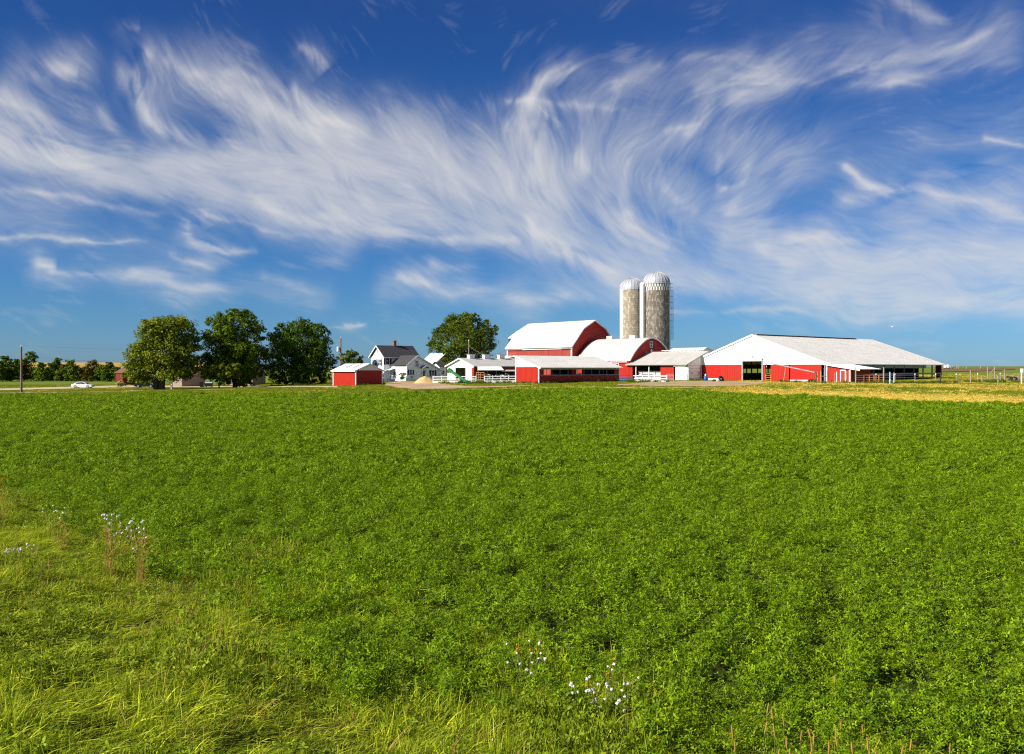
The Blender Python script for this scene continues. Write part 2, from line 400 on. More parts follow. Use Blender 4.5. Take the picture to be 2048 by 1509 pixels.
# ---------------------------------------------------------------- mesh helpers
class MB:
    def __init__(s): s.v, s.f, s.t = [], [], []
    def add(s, vs, fs, tone=0.0):
        o = len(s.v)
        s.v += [tuple(v) for v in vs]
        s.t += [tone] * len(vs)
        s.f += [tuple(i + o for i in f) for f in fs]
    def box(s, x0, x1, y0, y1, z0, z1, tone=0.0):
        v = [(x, y, z) for x in (x0, x1) for y in (y0, y1) for z in (z0, z1)]
        s.add(v, [(0, 1, 3, 2), (4, 6, 7, 5), (0, 4, 5, 1), (2, 3, 7, 6), (0, 2, 6, 4), (1, 5, 7, 3)], tone)
    def prism(s, poly, d, tone=0.0):
        """polygon swept by the vector d"""
        n = len(poly)
        P = [Vector(p) for p in poly]
        Q = [p + Vector(d) for p in P]
        s.add(P + Q, [tuple(range(n))[::-1], tuple(range(n, 2 * n))] + [(i, (i + 1) % n, n + (i + 1) % n, n + i) for i in range(n)], tone)
    def tube(s, pts, rad, n=8, tone=0.0, cap=True):
        P = [Vector(p) for p in pts]
        R = rad if isinstance(rad, (list, tuple)) else [rad] * len(P)
        vs = []
        for i, p in enumerate(P):
            d = (P[min(i + 1, len(P) - 1)] - P[max(i - 1, 0)]).normalized()
            a = d.orthogonal().normalized() if abs(d.z) < .98 else Vector((1, 0, 0))
            if abs(d.z) < .98: a = d.cross(Vector((0, 0, 1))).normalized()
            b = d.cross(a).normalized()
            for k in range(n):
                q = 2 * math.pi * k / n
                vs.append(p + (a * math.cos(q) + b * math.sin(q)) * R[i])
        fs = [(i * n + k, i * n + (k + 1) % n, (i + 1) * n + (k + 1) % n, (i + 1) * n + k) for i in range(len(P) - 1) for k in range(n)]
        if cap: fs += [tuple(range(n))[::-1], tuple(range((len(P) - 1) * n, len(P) * n))]
        s.add(vs, fs, tone)
    def bar(s, p, q, w, h, tone=0.0):
        """rectangular bar between two points, w across, h upright"""
        p, q = Vector(p), Vector(q)
        d = (q - p).normalized()
        up = Vector((0, 0, 1)) if abs(d.z) < .95 else Vector((0, 1, 0))
        a = d.cross(up).normalized() * w / 2
        b = a.cross(d).normalized() * h / 2
        s.add([p - a - b, p + a - b, p + a + b, p - a + b, q - a - b, q + a - b, q + a + b, q - a + b],
              [(0, 1, 2, 3), (7, 6, 5, 4), (0, 4, 5, 1), (1, 5, 6, 2), (2, 6, 7, 3), (3, 7, 4, 0)], tone)
    def lathe(s, prof, n=24, cx=0, cy=0, tone=0.0):
        vs = [(cx + r * math.cos(2 * math.pi * k / n), cy + r * math.sin(2 * math.pi * k / n), z) for r, z in prof for k in range(n)]
        fs = [(i * n + k, i * n + (k + 1) % n, (i + 1) * n + (k + 1) % n, (i + 1) * n + k) for i in range(len(prof) - 1) for k in range(n)]
        s.add(vs, fs, tone)
    def ribwall(s, p0, p1, z0, zt, pitch=.3, depth=.03, back=.1):
        """ribbed sheet wall from p0 to p1 (local xy) whose outside is on the right hand; zt: top height or function of 0..1; z0 likewise"""
        p0, p1 = Vector(p0), Vector(p1)
        d = p1 - p0
        Ln = d.length
        d.normalize()
        nrm = Vector((d.y, -d.x))
        top = zt if callable(zt) else (lambda t: zt)
        bot = z0 if callable(z0) else (lambda t: z0)
        n = max(1, round(Ln / pitch))
        pt = []
        for i in range(n):
            for a, o in ((0, 0), (.62, 0), (.70, depth), (.92, depth)):
                pt.append(((i + a) / n, o))
        pt.append((1, 0))
        vs = []
        for t, o in pt:
            q = p0 + d * (t * Ln) + nrm * o
            r = p0 + d * (t * Ln) - nrm * back
            vs += [(q.x, q.y, bot(t)), (q.x, q.y, top(t)), (r.x, r.y, bot(t)), (r.x, r.y, top(t))]
        fs = []
        for i in range(len(pt) - 1):
            a, b = i * 4, i * 4 + 4
            fs += [(a, b, b + 1, a + 1), (b + 2, a + 2, a + 3, b + 3), (a + 1, b + 1, b + 3, a + 3), (b, a, a + 2, b + 2)]
        e = (len(pt) - 1) * 4
        fs += [(0, 1, 3, 2), (e + 1, e, e + 2, e + 3)]
        s.add(vs, fs)
    def slab(s, e0, e1, r1, r0, th=.1, pitch=.6, rib=.014, ribw=.06):
        """roof slab, eave e0-e1, ridge r0-r1, with ribs running up the slope"""
        e0, e1, r1, r0 = map(Vector, (e0, e1, r1, r0))
        nrm = (e1 - e0).cross(r0 - e0).normalized()
        if nrm.z < 0: nrm = -nrm
        s.prism([e0, e1, r1, r0], -nrm * th)
        if pitch:
            n = max(2, round((e1 - e0).length / pitch))
            for i in range(n + 1):
                t = min(max(i / n, .004), .996)
                a, b = e0.lerp(e1, t) + nrm * rib / 2, r0.lerp(r1, t) + nrm * rib / 2
                w = (e1 - e0).normalized() * ribw / 2
                h = nrm * rib / 2
                s.add([a - w - h, a + w - h, a + w + h, a - w + h, b - w - h, b + w - h, b + w + h, b - w + h],
                      [(0, 1, 2, 3), (7, 6, 5, 4), (1, 5, 6, 2), (2, 6, 7, 3), (3, 7, 4, 0)])
    def mesh(s, name, smooth=False):
        me = bpy.data.meshes.new(name)
        me.from_pydata(s.v, [], s.f)
        if any(s.t):
            a = me.attributes.new('tone', 'FLOAT', 'POINT')
            a.data.foreach_set('value', np.array(s.t, np.float32))
        if smooth:
            me.polygons.foreach_set('use_smooth', [True] * len(me.polygons))
        me.update()
        return me
    def build(s, name, m, parent=None, smooth=False):
        me = s.mesh(name, smooth)
        me.materials.append(m)
        o = bpy.data.objects.new(name, me)
        COL.objects.link(o)
        if parent: o.parent = parent
        return o
def tag(o, label=None, cat=None, group=None, kind=None):
    if label: o['label'] = label
    if cat: o['category'] = cat
    if group: o['group'] = group
    if kind: o['kind'] = kind
    return o
def thing(name, label, cat, loc, rot=0, group=None):
    o = bpy.data.objects.new(name, None)
    o.empty_display_size = .3
    COL.objects.link(o)
    o.location = loc
    o.rotation_euler = (0, 0, rot)
    return tag(o, label, cat, group)
def copy_tree(o, parent=None):
    c = o.copy()
    COL.objects.link(c)
    if parent:
        c.parent = parent
    for ch in list(o.children): copy_tree(ch, c)
    return c
def boxpart(name, m, parent, *b):
    mb = MB(); mb.box(*b); return mb.build(name, m, parent)
def loc3(p2, dz=0): return Vector((p2[0], p2[1], zg(p2[0], p2[1]) + dz))
# ---------------------------------------------------------------- ground and sheets lying on it
def ladder(a, b, steps):
    r = [a]
    for upto, st in steps:
        while r[-1] < upto - 1e-6: r.append(min(upto, r[-1] + st))
    x = r[-1]
    while x < b:
        x *= 1.12
        r.append(min(x, b))
    return r
xp = ladder(0, 9000, [(60, 1.5), (120, 3), (220, 5)])
xs = [-x for x in xp[:0:-1]] + xp
ys = ladder(-30, 9000, [(60, 1.5), (190, 2.5), (430, 7)])
g = MB()
g.v = [(x, y, zg(x, y)) for y in ys for x in xs]
g.t = [0] * len(g.v)
nx = len(xs)
g.f = [(j * nx + i, j * nx + i + 1, (j + 1) * nx + i + 1, (j + 1) * nx + i) for j in range(len(ys) - 1) for i in range(nx - 1)]
tag(g.build('ground', LAWN, smooth=True), kind='structure')

BARE_STRIPS = []
def sheet(name, A, B, m, off=.04, n=60, k=4, ragged=0, seed=0):
    """strip of ground cover between two polylines of world xy points, laid on the terrain"""
    def samp(P, t):
        P = [Vector(p[:2]) for p in P]
        q = t * (len(P) - 1); i = min(int(q), len(P) - 2)
        return P[i].lerp(P[i + 1], q - i)
    if name in ('driveway', 'yard', 'dirt_apron'): BARE_STRIPS.append((A, B))
    mb = MB()
    for i in range(n + 1):
        a, b = samp(A, i / n), samp(B, i / n)
        ra = mnoise.noise(Vector((i * .37, seed, 1))) * ragged
        rb = mnoise.noise(Vector((i * .37, seed, 9))) * ragged
        d = (b - a).normalized() if (b - a).length > .01 else Vector((0, 1))
        a, b = a + d * ra, b + d * rb
        for j in range(k + 1):
            p = a.lerp(b, j / k)
            mb.v.append((p.x, p.y, zg(p.x, p.y) + off)); mb.t.append(0)
    w = k + 1
    mb.f = [(i * w + j, (i + 1) * w + j, (i + 1) * w + j + 1, i * w + j + 1) for i in range(n) for j in range(k)]
    o = mb.build(name, m, smooth=True)
    return tag(o, kind='structure')

# far edge of the crop, as seen over its canopy
CROP_FAR = [gpx(px, py, .38) for px, py in [(-500, 789), (0, 788), (150, 789), (300, 788), (500, 786), (650, 787), (780, 787), (900, 782), (1050, 778), (1150, 777), (1280, 779), (1400, 781), (1500, 787), (1600, 791), (1750, 797), (1900, 803), (2048, 809), (2600, 822)]]
FARU = [(p.x / p.y, p.y) for p in CROP_FAR]
def crop_far(x, y): return interp(x / y, FARU)
def in_crop(x, y): return bank_s(x, y) < 0 and y < crop_far(x, y)
near = [Vector((0, 0))] * 0
sheet('field_soil', [Vector((E2.x * 6.5, E2.y * 6.5)) - E1 * t for t in [75, 50, 30, 15, 0, -15, -60]],
      [Vector((p.x, p.y)) for p in [CROP_FAR[0], CROP_FAR[1], CROP_FAR[4], CROP_FAR[7], CROP_FAR[10], CROP_FAR[13], CROP_FAR[17]]], SOIL, .05, 90, 60)
sheet('verge', [Vector((E2.x * c_, E2.y * c_)) - E1 * t for c_ in (8.2,) for t in (-40, -10, 0, 10, 30, 75)], [Vector((E2.x * c_, E2.y * c_)) - E1 * t for c_ in (-8,) for t in (-40, -10, 0, 10, 30, 75)], VERGE, .06, 100, 16)
def pix(L, d=0): return [gpx(a, b) for a, b in L]
sheet('driveway', pix([(-300, 785), (0, 781.5), (120, 779), (230, 776), (300, 775.5), (420, 775), (540, 775.5), (675, 776)]),
      pix([(-300, 782), (0, 778), (120, 775), (230, 772), (300, 772), (420, 772.3), (540, 773), (675, 773.5)]), GRAVEL, .06, 80, 3)
sheet('path', pix([(-300, 789), (0, 787.2), (110, 786.4), (230, 784.6), (330, 782.6), (470, 779.8)]), pix([(-300, 788), (0, 786.3), (110, 785.4), (230, 784), (330, 781.8), (470, 779.2)]), GRAVEL, .07, 90, 3, ragged=.5, seed=21)
sheet('yard', pix([(770, 772), (790, 776), (830, 780), (880, 779), (940, 777), (1020, 774.5), (1060, 772.5)]),
      pix([(770, 767.5), (800, 763.5), (835, 764), (870, 768), (930, 773.2), (1010, 772.8), (1060, 771.8)]), DIRT, .06, 60, 8, ragged=.5, seed=3)
sheet('dirt_apron', pix([(1235, 771.5), (1270, 772), (1310, 773), (1370, 773.5), (1430, 773.5), (1490, 772.5), (1528, 768)]),
      pix([(1235, 769.5), (1290, 766), (1330, 764.5), (1375, 763.2), (1430, 763), (1480, 763.5), (1528, 764.5)]), DIRT, .06, 90, 8, ragged=1.0, seed=5)
sheet('track', pix([(1090, 776.5), (1200, 777), (1300, 777.5), (1420, 777)]), pix([(1090, 775.5), (1200, 775), (1300, 774.6), (1420, 775.2)]), TRACK, .06, 60, 3, ragged=.9, seed=8)
sheet('dry_strip', [Vector(p[:2]) for p in CROP_FAR[11:]], [Vector((p.x * (1 + w), p.y * (1 + w))) for p, w in zip(CROP_FAR[11:], (.005, .07, .12, .15, .16, .16, .16))], STRAWG, .07, 120, 5, ragged=1.6, seed=12)
sheet('stubble_hill', [(-900, 560), (-500, 560), (-300, 560), (-180, 560)], [(-2200, 1500), (-1400, 1500), (-900, 1500), (-420, 1500)], STUBBLE, .35, 80, 40)
sheet('plowed_field', pix([(1870, 745), (1900, 744.5), (1950, 743.5), (2000, 741.5), (2030, 739.5)]), pix([(1870, 738.6), (1900, 738.5), (1950, 738), (2000, 737.2), (2030, 737.4)]), PLOWED, .12, 60, 6)

# ---------------------------------------------------------------- building helpers (local x runs along E2, y along -E1)
def site(name, label, cat, P, z0, group=None):
    return thing(name, label, cat, (P[0], P[1], z0), ROT, group)
def wall(parent, m, p0, p1, z0, zt, name='wall', pitch=.3, depth=.03, back=.1):
    mb = MB(); mb.ribwall(p0, p1, z0, zt, pitch, depth, back)
    return mb.build(name, m, parent)
def roof(parent, m, e0, e1, r1, r0, th=.12, pitch=.6, name='roof_panel', rib=.014):
    mb = MB(); mb.slab(e0, e1, r1, r0, th, pitch, rib)
    return mb.build(name, m, parent)
def roof_y(parent, m, lx, y0, y1, h0, h1, xr, zr, o=.35, th=.12, pitch=.6, ms=None, names='roof_panel'):
    """two slopes with the ridge along y at x = xr"""
    s0, s1 = (zr - h0) / xr, (zr - h1) / (lx - xr)
    a = roof(parent, m, (-o, y0, h0 - o * s0 + th), (-o, y1, h0 - o * s0 + th), (xr, y1, zr + th), (xr, y0, zr + th), th, pitch, names)
    b = roof(parent, ms or m, (lx + o, y0, h1 - o * s1 + th), (lx + o, y1, h1 - o * s1 + th), (xr + .002, y1, zr + th + .002), (xr + .002, y0, zr + th + .002), th, pitch, names)
    return a, b
def roof_x(parent, m, ly, x0, x1, h0, h1, yr, zr, o=.35, th=.12, pitch=.6, ms=None):
    s0, s1 = (zr - h0) / yr, (zr - h1) / (ly - yr)
    a = roof(parent, m, (x0, -o, h0 - o * s0 + th), (x1, -o, h0 - o * s0 + th), (x1, yr, zr + th), (x0, yr, zr + th), th, pitch)
    b = roof(parent, ms or m, (x0, ly + o, h1 - o * s1 + th), (x1, ly + o, h1 - o * s1 + th), (x1, yr + .002, zr + th + .002), (x0, yr + .002, zr + th + .002), th, pitch)
    return a, b
class Face:
    """maps (along, out, up) of a wall to local coordinates; side '-x' or '-y'"""
    def __init__(s, side, k): s.side, s.k = side, k
    def box(s, mb, u0, u1, d0, d1, z0, z1):
        if s.side == '-y': mb.box(u0, u1, s.k - d1, s.k - d0, z0, z1)
        else: mb.box(s.k - d1, s.k - d0, u0, u1, z0, z1)
def window(parent, face, u, z, w, h, shutters=0, fm=None, sash=True, gm=None, lbl=None):
    """framed window: window (frame) > pane, sash_bar; shutters are their own parts"""
    fm = fm or BOARD
    mb = MB(); t = .09
    face.box(mb, u - w / 2 - t, u + w / 2 + t, .035, .10, z + h, z + h + t)
    face.box(mb, u - w / 2 - t, u + w / 2 + t, .035, .13, z - t, z)
    face.box(mb, u - w / 2 - t, u - w / 2, .035, .10, z, z + h)
    face.box(mb, u + w / 2, u + w / 2 + t, .035, .10, z, z + h)
    o = mb.build('window', fm, parent)
    g_ = MB(); face.box(g_, u - w / 2, u + w / 2, .034, .05, z, z + h); g_.build('pane', gm or GLASS, o)
    if sash:
        b = MB(); face.box(b, u - w / 2, u + w / 2, .05, .075, z + h / 2 - .03, z + h / 2 + .03); b.build('sash_bar', fm, o)
    if shutters:
        for sd in (-1, 1):
            b = MB()
            c = u + sd * (w / 2 + t + .02 + shutters / 2)
            face.box(b, c - shutters / 2, c + shutters / 2, .035, .075, z - .05, z + h + .05)
            for q in range(6):
                zz = z + (q + .3) * h / 6
                face.box(b, c - shutters / 2 + .04, c + shutters / 2 - .04, .075, .09, zz, zz + h / 12)
            b.build('shutter', SHUTTER, parent)
    return o
def clapboard(parent, face, u0, u1, z0, zt, pitch=.2, m=None, name='siding'):
    """lapped boards running along a wall face, cut to the gable line zt(u); joined, each a slanted strip"""
    mb = MB()
    top = zt if callable(zt) else (lambda u: zt)
    n = 40 if callable(zt) else 1
    z = z0
    while True:
        us = [u0 + (u1 - u0) * i / n for i in range(n + 1)]
        ok = False
        for a, b in zip(us, us[1:]):
            zt_ = min(z + pitch, min(top(a), top(b)))
            if zt_ - z > .02:
                ok = True
                if face.side == '-y':
                    q = [(a, face.k - .014, z), (b, face.k - .014, z), (b, face.k - .006, zt_), (a, face.k - .006, zt_), (a, face.k - .002, z), (b, face.k - .002, z)]
                else:
                    q = [(face.k - .014, b, z), (face.k - .014, a, z), (face.k - .006, a, zt_), (face.k - .006, b, zt_), (face.k - .002, b, z), (face.k - .002, a, z)]
                mb.add(q, [(0, 1, 2, 3), (4, 5, 1, 0)])
        z += pitch
        if not ok: break
    return mb.build(name, m or SIDING, parent)

# ---------------------------------------------------------------- small red shed with white gable
Y = 150; P = at(712, Y); z0 = zpx(773.5, Y)
r = site('storage_shed', 'small red shed with white gabled roof and two dark skylights', 'shed', P, z0)
lx, ly = span(P, E2, 764), span(P, -E1, 667)
h, zr = 2.72, 3.78
wall(r, RED, (0, 0), (lx, 0), -.3, h)
wall(r, RED, (0, ly), (0, 0), -.3, h)
wall(r, RED, (lx, 0), (lx, ly), -.3, h)
wall(r, RED, (lx, ly), (0, ly), -.3, h)
for yy, q0, q1 in ((0, (0, 0), (lx, 0)), (ly, (lx, ly), (0, ly))):
    wall(r, WHITE, q0, q1, h + .01, lambda t: h + .03 + (zr - h) * (1 - abs(2 * t - 1)), 'gable_panel', depth=.045)
roof_y(r, ROOFW, lx, -.3, ly + .3, h, h, lx / 2, zr, .3)
for x in (0, lx):
    for y in (0, ly): boxpart('corner_trim', WHITE, r, x - .09, x + .09, y - .09, y + .09, -.3, h + .02)
boxpart('eave_trim', WHITE, r, -.42, -.32, -.3, ly + .3, h - .2, h - .02)
for f in (.40, .72):
    yy = ly * (1 - f)
    mb = MB(); s_ = (zr - h) / (lx / 2)
    pt = lambda t, y: (lx / 2 * t, y, h + (zr - h) * t + .12)
    mb.prism([pt(.28, yy - .32), pt(.28, yy + .32), pt(.93, yy + .32), pt(.93, yy - .32)], (-.02, 0, .045))
    mb.build('skylight', DULL, r)

# ---------------------------------------------------------------- open fronted livestock shed
Y = 146; P = at(1078, Y); z0 = zpx(767.5, Y)
r = site('livestock_shed', 'long open-sided shed with red end wall and pale sloping roof before the barns', 'shed', P, z0)
lx, ly = span(P, E2, 1238), span(P, -E1, 1032)
hl, hh = 2.72, 4.45
wall(r, RED, (0, ly), (0, 0), -.3, hl)
wall(r, WHITE, (0, ly), (0, 0), hl + .01, lambda t: hl + .06 + (hh - hl) * (1 - t), 'gable_panel', depth=.045)
wall(r, RED, (lx, 0), (lx, ly), -.3, lambda t: hl + (hh - hl) * t)
wall(r, RED, (.1, 0), (lx - .1, 0), -.3, 1.3, 'lower_panel')
wall(r, RED, (.1, 0), (lx * .055, 0), 1.31, hl - .02, 'end_panel')
wall(r, RED, (lx * .94, 0), (lx - .1, 0), 1.31, hl - .02, 'end_panel')
boxpart('sill_board', DULL, r, .1, lx - .1, -.07, .05, 1.3, 1.42)
boxpart('header_board', GREYROOF, r, .1, lx - .1, -.06, .06, hl - .42, hl - .03)
for i in range(1, 9):
    x = lx * (.055 + .885 * i / 9)
    boxpart('post', WOODPOLE, r, x - .07, x + .07, .07, .2, -.2, hl - .1)
    boxpart('post', WOODPOLE, r, x - .07, x + .07, ly - .2, ly - .05, -.2, hh - .15)
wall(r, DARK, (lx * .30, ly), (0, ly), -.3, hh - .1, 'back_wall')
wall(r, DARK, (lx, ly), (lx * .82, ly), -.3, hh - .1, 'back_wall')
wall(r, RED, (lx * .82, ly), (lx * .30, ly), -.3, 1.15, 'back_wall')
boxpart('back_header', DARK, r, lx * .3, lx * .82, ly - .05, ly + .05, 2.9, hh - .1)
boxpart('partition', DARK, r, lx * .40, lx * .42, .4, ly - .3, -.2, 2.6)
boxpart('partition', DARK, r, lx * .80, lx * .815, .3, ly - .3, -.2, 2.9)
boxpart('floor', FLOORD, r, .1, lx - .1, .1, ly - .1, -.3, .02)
sl_ = (hh - hl) / ly
roof(r, ROOF, (-.25, -.75, hl - .75 * sl_ + .14), (lx + .35, -.75, hl - .75 * sl_ + .14), (lx + .35, ly + .3, hh + .3 * sl_ + .14), (-.25, ly + .3, hh + .3 * sl_ + .14))
for x, y, hz in ((0, 0, hl), (0, ly, hh), (lx, 0, hl)): boxpart('corner_trim', WHITE, r, x - .1, x + .1, y - .1, y + .1, -.3, hz)
mb = MB(); mb.bar((-.29, -.7, hl - .75 * sl_ + .05), (-.29, ly + .3, hh + .3 * sl_ + .05), .06, .26); mb.build('rake_trim', WHITE, r)

# ---------------------------------------------------------------- white stable on the left of the yard
Y = 175; P = at(948, Y); z0 = 2.0
r = site('white_stable', 'long low white stable with open doorway in its gable and three roof ventilators', 'stable', P, z0)
ly = span(P, -E1, 894.8); lx = 17.5
h, zr = 2.95, 4.45
gt = lambda y: h + (zr - h) * (1 - abs(2 * y / ly - 1))
y1, y2 = span(P, -E1, 931), span(P, -E1, 911.5)
dh = 2.6
wall(r, WHITE, (0, ly), (0, y2), -.3, dh)
wall(r, WHITE, (0, y1), (0, .65), -.3, dh)
wall(r, RED, (0, .62), (0, .05), -.3, dh, 'red_panel')
wall(r, WHITE, (0, ly), (0, 0), dh + .01, lambda t: gt(ly * (1 - t)) + .02, 'gable_panel', depth=.045)
for yy in (y1, y2): boxpart('door_post', WOODPOLE, r, -.06, .1, yy - .07, yy + .07, -.2, dh)
wall(r, BARNRED, (0, 0), (lx, 0), -.3, h)
wall(r, WHITE, (lx, ly), (0, ly), -.3, h)
wall(r, WHITE, (lx, 0), (lx, ly), -.3, lambda t: gt(ly * t))
boxpart('floor', FLOORD, r, .05, lx, .1, ly - .1, -.3, .02)
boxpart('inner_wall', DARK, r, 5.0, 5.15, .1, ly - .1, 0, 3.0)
boxpart('inner_board', BOARD, r, 3.2, 3.3, y1 + .2, y1 + 1.1, 1.2, 2.2)
roof_x(r, GREYROOF, ly, -.35, lx + .3, h, h, ly / 2, zr, .45, ms=ROOFW)
mb = MB(); mb.bar((-.39, -.4, h - .12), (-.39, ly / 2, zr + .02), .06, .24); mb.bar((-.392, ly + .4, h - .12), (-.392, ly / 2, zr + .02), .06, .24); mb.build('rake_trim', BOARD, r)
for px in (942, 972, 1002):
    x = span(P + E1 * (-ly / 2), E2, px)
    v = boxpart('ventilator', BOARD, r, x - .7, x + .7, ly / 2 - .4, ly / 2 + .4, zr, zr + .85)
    boxpart('vent_cap', STEEL, v, x - .85, x + .85, ly / 2 - .5, ly / 2 + .5, zr + .85, zr + .93)
# lean-to on its sunless side
e = lambda px, d: span(P + E1 * d, E2, px)
roof(r, ROOFW, (e(955, 3.6), -3.6, 2.12), (e(1008, 3.6), -3.6, 2.12), (e(1001, .1), -.1, 2.98), (e(955, .1), -.1, 2.98), .06, .5, 'awning_panel')
roof(r, GREYROOF, (e(1002, 3.6), -3.9, 1.92), (e(1040, 3.6), -3.9, 1.92), (e(1040, .1), -.1, 2.25), (e(1002, .1), -.1, 2.25), .07, .5, 'awning_panel')
for px in (957, 975, 993, 1011, 1028):
    x = e(px, 3.4); boxpart('post', WOODPOLE, r, x - .07, x + .07, -3.45, -3.32, -.2, 1.98)
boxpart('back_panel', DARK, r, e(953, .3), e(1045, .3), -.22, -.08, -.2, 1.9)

# ---------------------------------------------------------------- farmhouse
Y = 185; P = at(768, Y); z0 = zpx(760.5, Y)
r = site('farmhouse', 'white two-storey farmhouse with charcoal roof, black shutters and brick chimney', 'house', P, z0)
ly, lx = span(P, -E1, 743), 8.6
h, zr = 5.1, 7.15
gy = lambda y: h + (zr - h) * (1 - abs(2 * y / ly - 1))
wall(r, SIDING, (0, ly), (0, 0), -.3, lambda t: gy(ly * (1 - t)), pitch=30, depth=0)
wall(r, SIDING, (0, 0), (lx, 0), -.3, h, pitch=30, depth=0)
wall(r, SIDING, (lx, 0), (lx, ly), -.3, lambda t: gy(ly * t), pitch=30, depth=0)
wall(r, SIDING, (lx, ly), (0, ly), -.3, h, pitch=30, depth=0)
fx, fy = Face('-x', 0), Face('-y', 0)
clapboard(r, fx, 0, ly, 0, lambda y: gy(y) - .03)
clapboard(r, fy, 0, lx, 0, h)
roof_x(r, SHINGLE, ly, -.4, lx + .3, h, h, ly / 2, zr, .5, .14, 0)
mb = MB(); mb.bar((-.44, -.5, h - .40), (-.44, ly / 2, zr + .02), .06, .2); mb.bar((-.442, ly + .5, h - .40), (-.442, ly / 2, zr + .02), .06, .2); mb.build('rake_trim', BOARD, r)
boxpart('eave_trim', BOARD, r, -.35, lx + .25, -.60, -.52, h - .52, h - .32)
for x, y in ((0, 0), (0, ly)): boxpart('corner_trim', BOARD, r, x - .07, x + .07, y - .07, y + .07, -.2, h - .05)
for px in (751.5, 761): window(r, fx, span(P, -E1, px), 3.05, .62, 1.25, .34)
window(r, fx, ly / 2, 5.95, .28, .34, sash=False)
for px in (775,): window(r, fy, span(P, E2, px), 3.25, .85, 1.45, .42)
# chimney, aerial, lightning rods
cx = span(P - E1 * (ly / 2), E2, 789)
c = boxpart('chimney', BRICK, r, cx - .3, cx + .3, ly / 2 - .3, ly / 2 + .3, zr - .3, zr + 1.05)
boxpart('chimney_cap', BRICK, c, cx - .36, cx + .36, ly / 2 - .36, ly / 2 + .36, zr + 1.05, zr + 1.2)
ax = span(P - E1 * (ly / 2), E2, 796.5)
mb = MB(); mb.tube([(ax, ly / 2, zr), (ax, ly / 2, zr + 2.5)], .035, 6)
mb.bar((ax - .7, ly / 2 + .5, zr + 2.45), (ax + .7, ly / 2 - .5, zr + 2.45), .04, .04)
for i in range(6):
    t = -.65 + i * .26; L_ = .55 - .05 * i
    mb.bar((ax + t - L_ * .5, ly / 2 - t * .7 - L_, zr + 2.47), (ax + t + L_ * .5, ly / 2 - t * .7 + L_, zr + 2.47), .03, .03)
mb.build('aerial', STEEL, r)
for x in (.5, lx - .6):
    mb = MB(); mb.tube([(x, ly / 2, zr), (x, ly / 2, zr + 1.0)], [.03, .012], 5); mb.build('lightning_rod', DULL, r)
# lower wing
s_ = span(P, E2, 781); Q = P + E2 * s_; p_ = span(Q, E1, 814); W = Q + E1 * p_
w_ = span(W, E2, 880); xr = span(W, E2, 833.6)
hl, ha, hr_ = 3.25, 5.0, 2.15
gx = lambda u: hl + (ha - hl) * u / xr if u < xr else ha + (hr_ - ha) * (u - xr) / (w_ - xr)
wall(r, SIDING, (s_, 0), (s_, -p_), -.3, hl, pitch=30, depth=0)
mb = MB(); mb.ribwall((s_, -p_), (s_ + w_, -p_), -.3, lambda t: gx(t * w_), .4, 0); mb.build('wall', SIDING, r)
wall(r, SIDING, (s_ + w_, -p_), (s_ + w_, 0), -.3, hr_, pitch=30, depth=0)
fwx, fwy = Face('-x', s_), Face('-y', -p_)
clapboard(r, fwx, -p_, 0, 0, hl)
clapboard(r, fwy, s_, s_ + w_, 0, lambda u: gx(u - s_) - .03)
sl0 = (ha - hl) / xr; sl1 = (ha - hr_) / (w_ - xr)
roof(r, SHINGLE, (s_ - .4, -p_ - .35, hl - .4 * sl0 + .14), (s_ - .4, .6, hl - .4 * sl0 + .14), (s_ + xr, .6, ha + .14), (s_ + xr, -p_ - .35, ha + .14), .14, 0)
roof(r, SHINGLE, (s_ + w_ + .4, -p_ - .35, hr_ - .4 * sl1 + .14), (s_ + w_ + .4, .6, hr_ - .4 * sl1 + .14), (s_ + xr + .002, .6, ha + .142), (s_ + xr + .002, -p_ - .35, ha + .142), .14, 0)
mb = MB(); mb.bar((s_ - .4, -p_ - .39, hl - .4 * sl0), (s_ + xr, -p_ - .39, ha + .02), .06, .22); mb.bar((s_ + w_ + .4, -p_ - .392, hr_ - .4 * sl1), (s_ + xr, -p_ - .392, ha + .02), .06, .22); mb.build('rake_trim', BOARD, r)
boxpart('corner_trim', BOARD, r, s_ - .07, s_ + .07, -p_ - .07, -p_ + .07, -.2, hl - .05)
u_ = lambda px: s_ + span(W, E2, px)
window(r, fwy, u_(833.5), 2.75, .72, 1.25)
window(r, fwy, u_(821.5), 1.15, .62, .95, .38)
window(r, fwy, u_(865.5), .95, .7, 1.05, .42)
mb = MB(); ud = u_(847.5)
fwy.box(mb, ud - .55, ud + .55, .035, .09, 0, 2.15); d_ = mb.build('door', BOARD, r)
mb = MB(); fwy.box(mb, ud - .33, ud + .33, .09, .10, .75, 1.95); mb.build('door_glass', GLASS, d_)
mb = MB(); hw, zt_ = 1.0, 2.45
for sd in (-1, 1):
    mb.prism([(ud + sd * hw, -p_ - 1.0, zt_), (ud + sd * hw, -p_ - .02, zt_), (ud, -p_ - .02, zt_ + .55), (ud, -p_ - 1.0, zt_ + .55)], (0, 0, .09))
mb.build('door_hood', SHINGLE, r)
mb = MB(); mb.bar((ud - hw, -p_ - 1.03, zt_), (ud, -p_ - 1.03, zt_ + .55), .05, .18); mb.bar((ud + hw, -p_ - 1.032, zt_), (ud, -p_ - 1.032, zt_ + .55), .05, .18); mb.build('hood_trim', BOARD, r)
boxpart('door_step', CONC, r, ud - .7, ud + .7, -p_ - .9, -p_ - .05, -.2, .16)
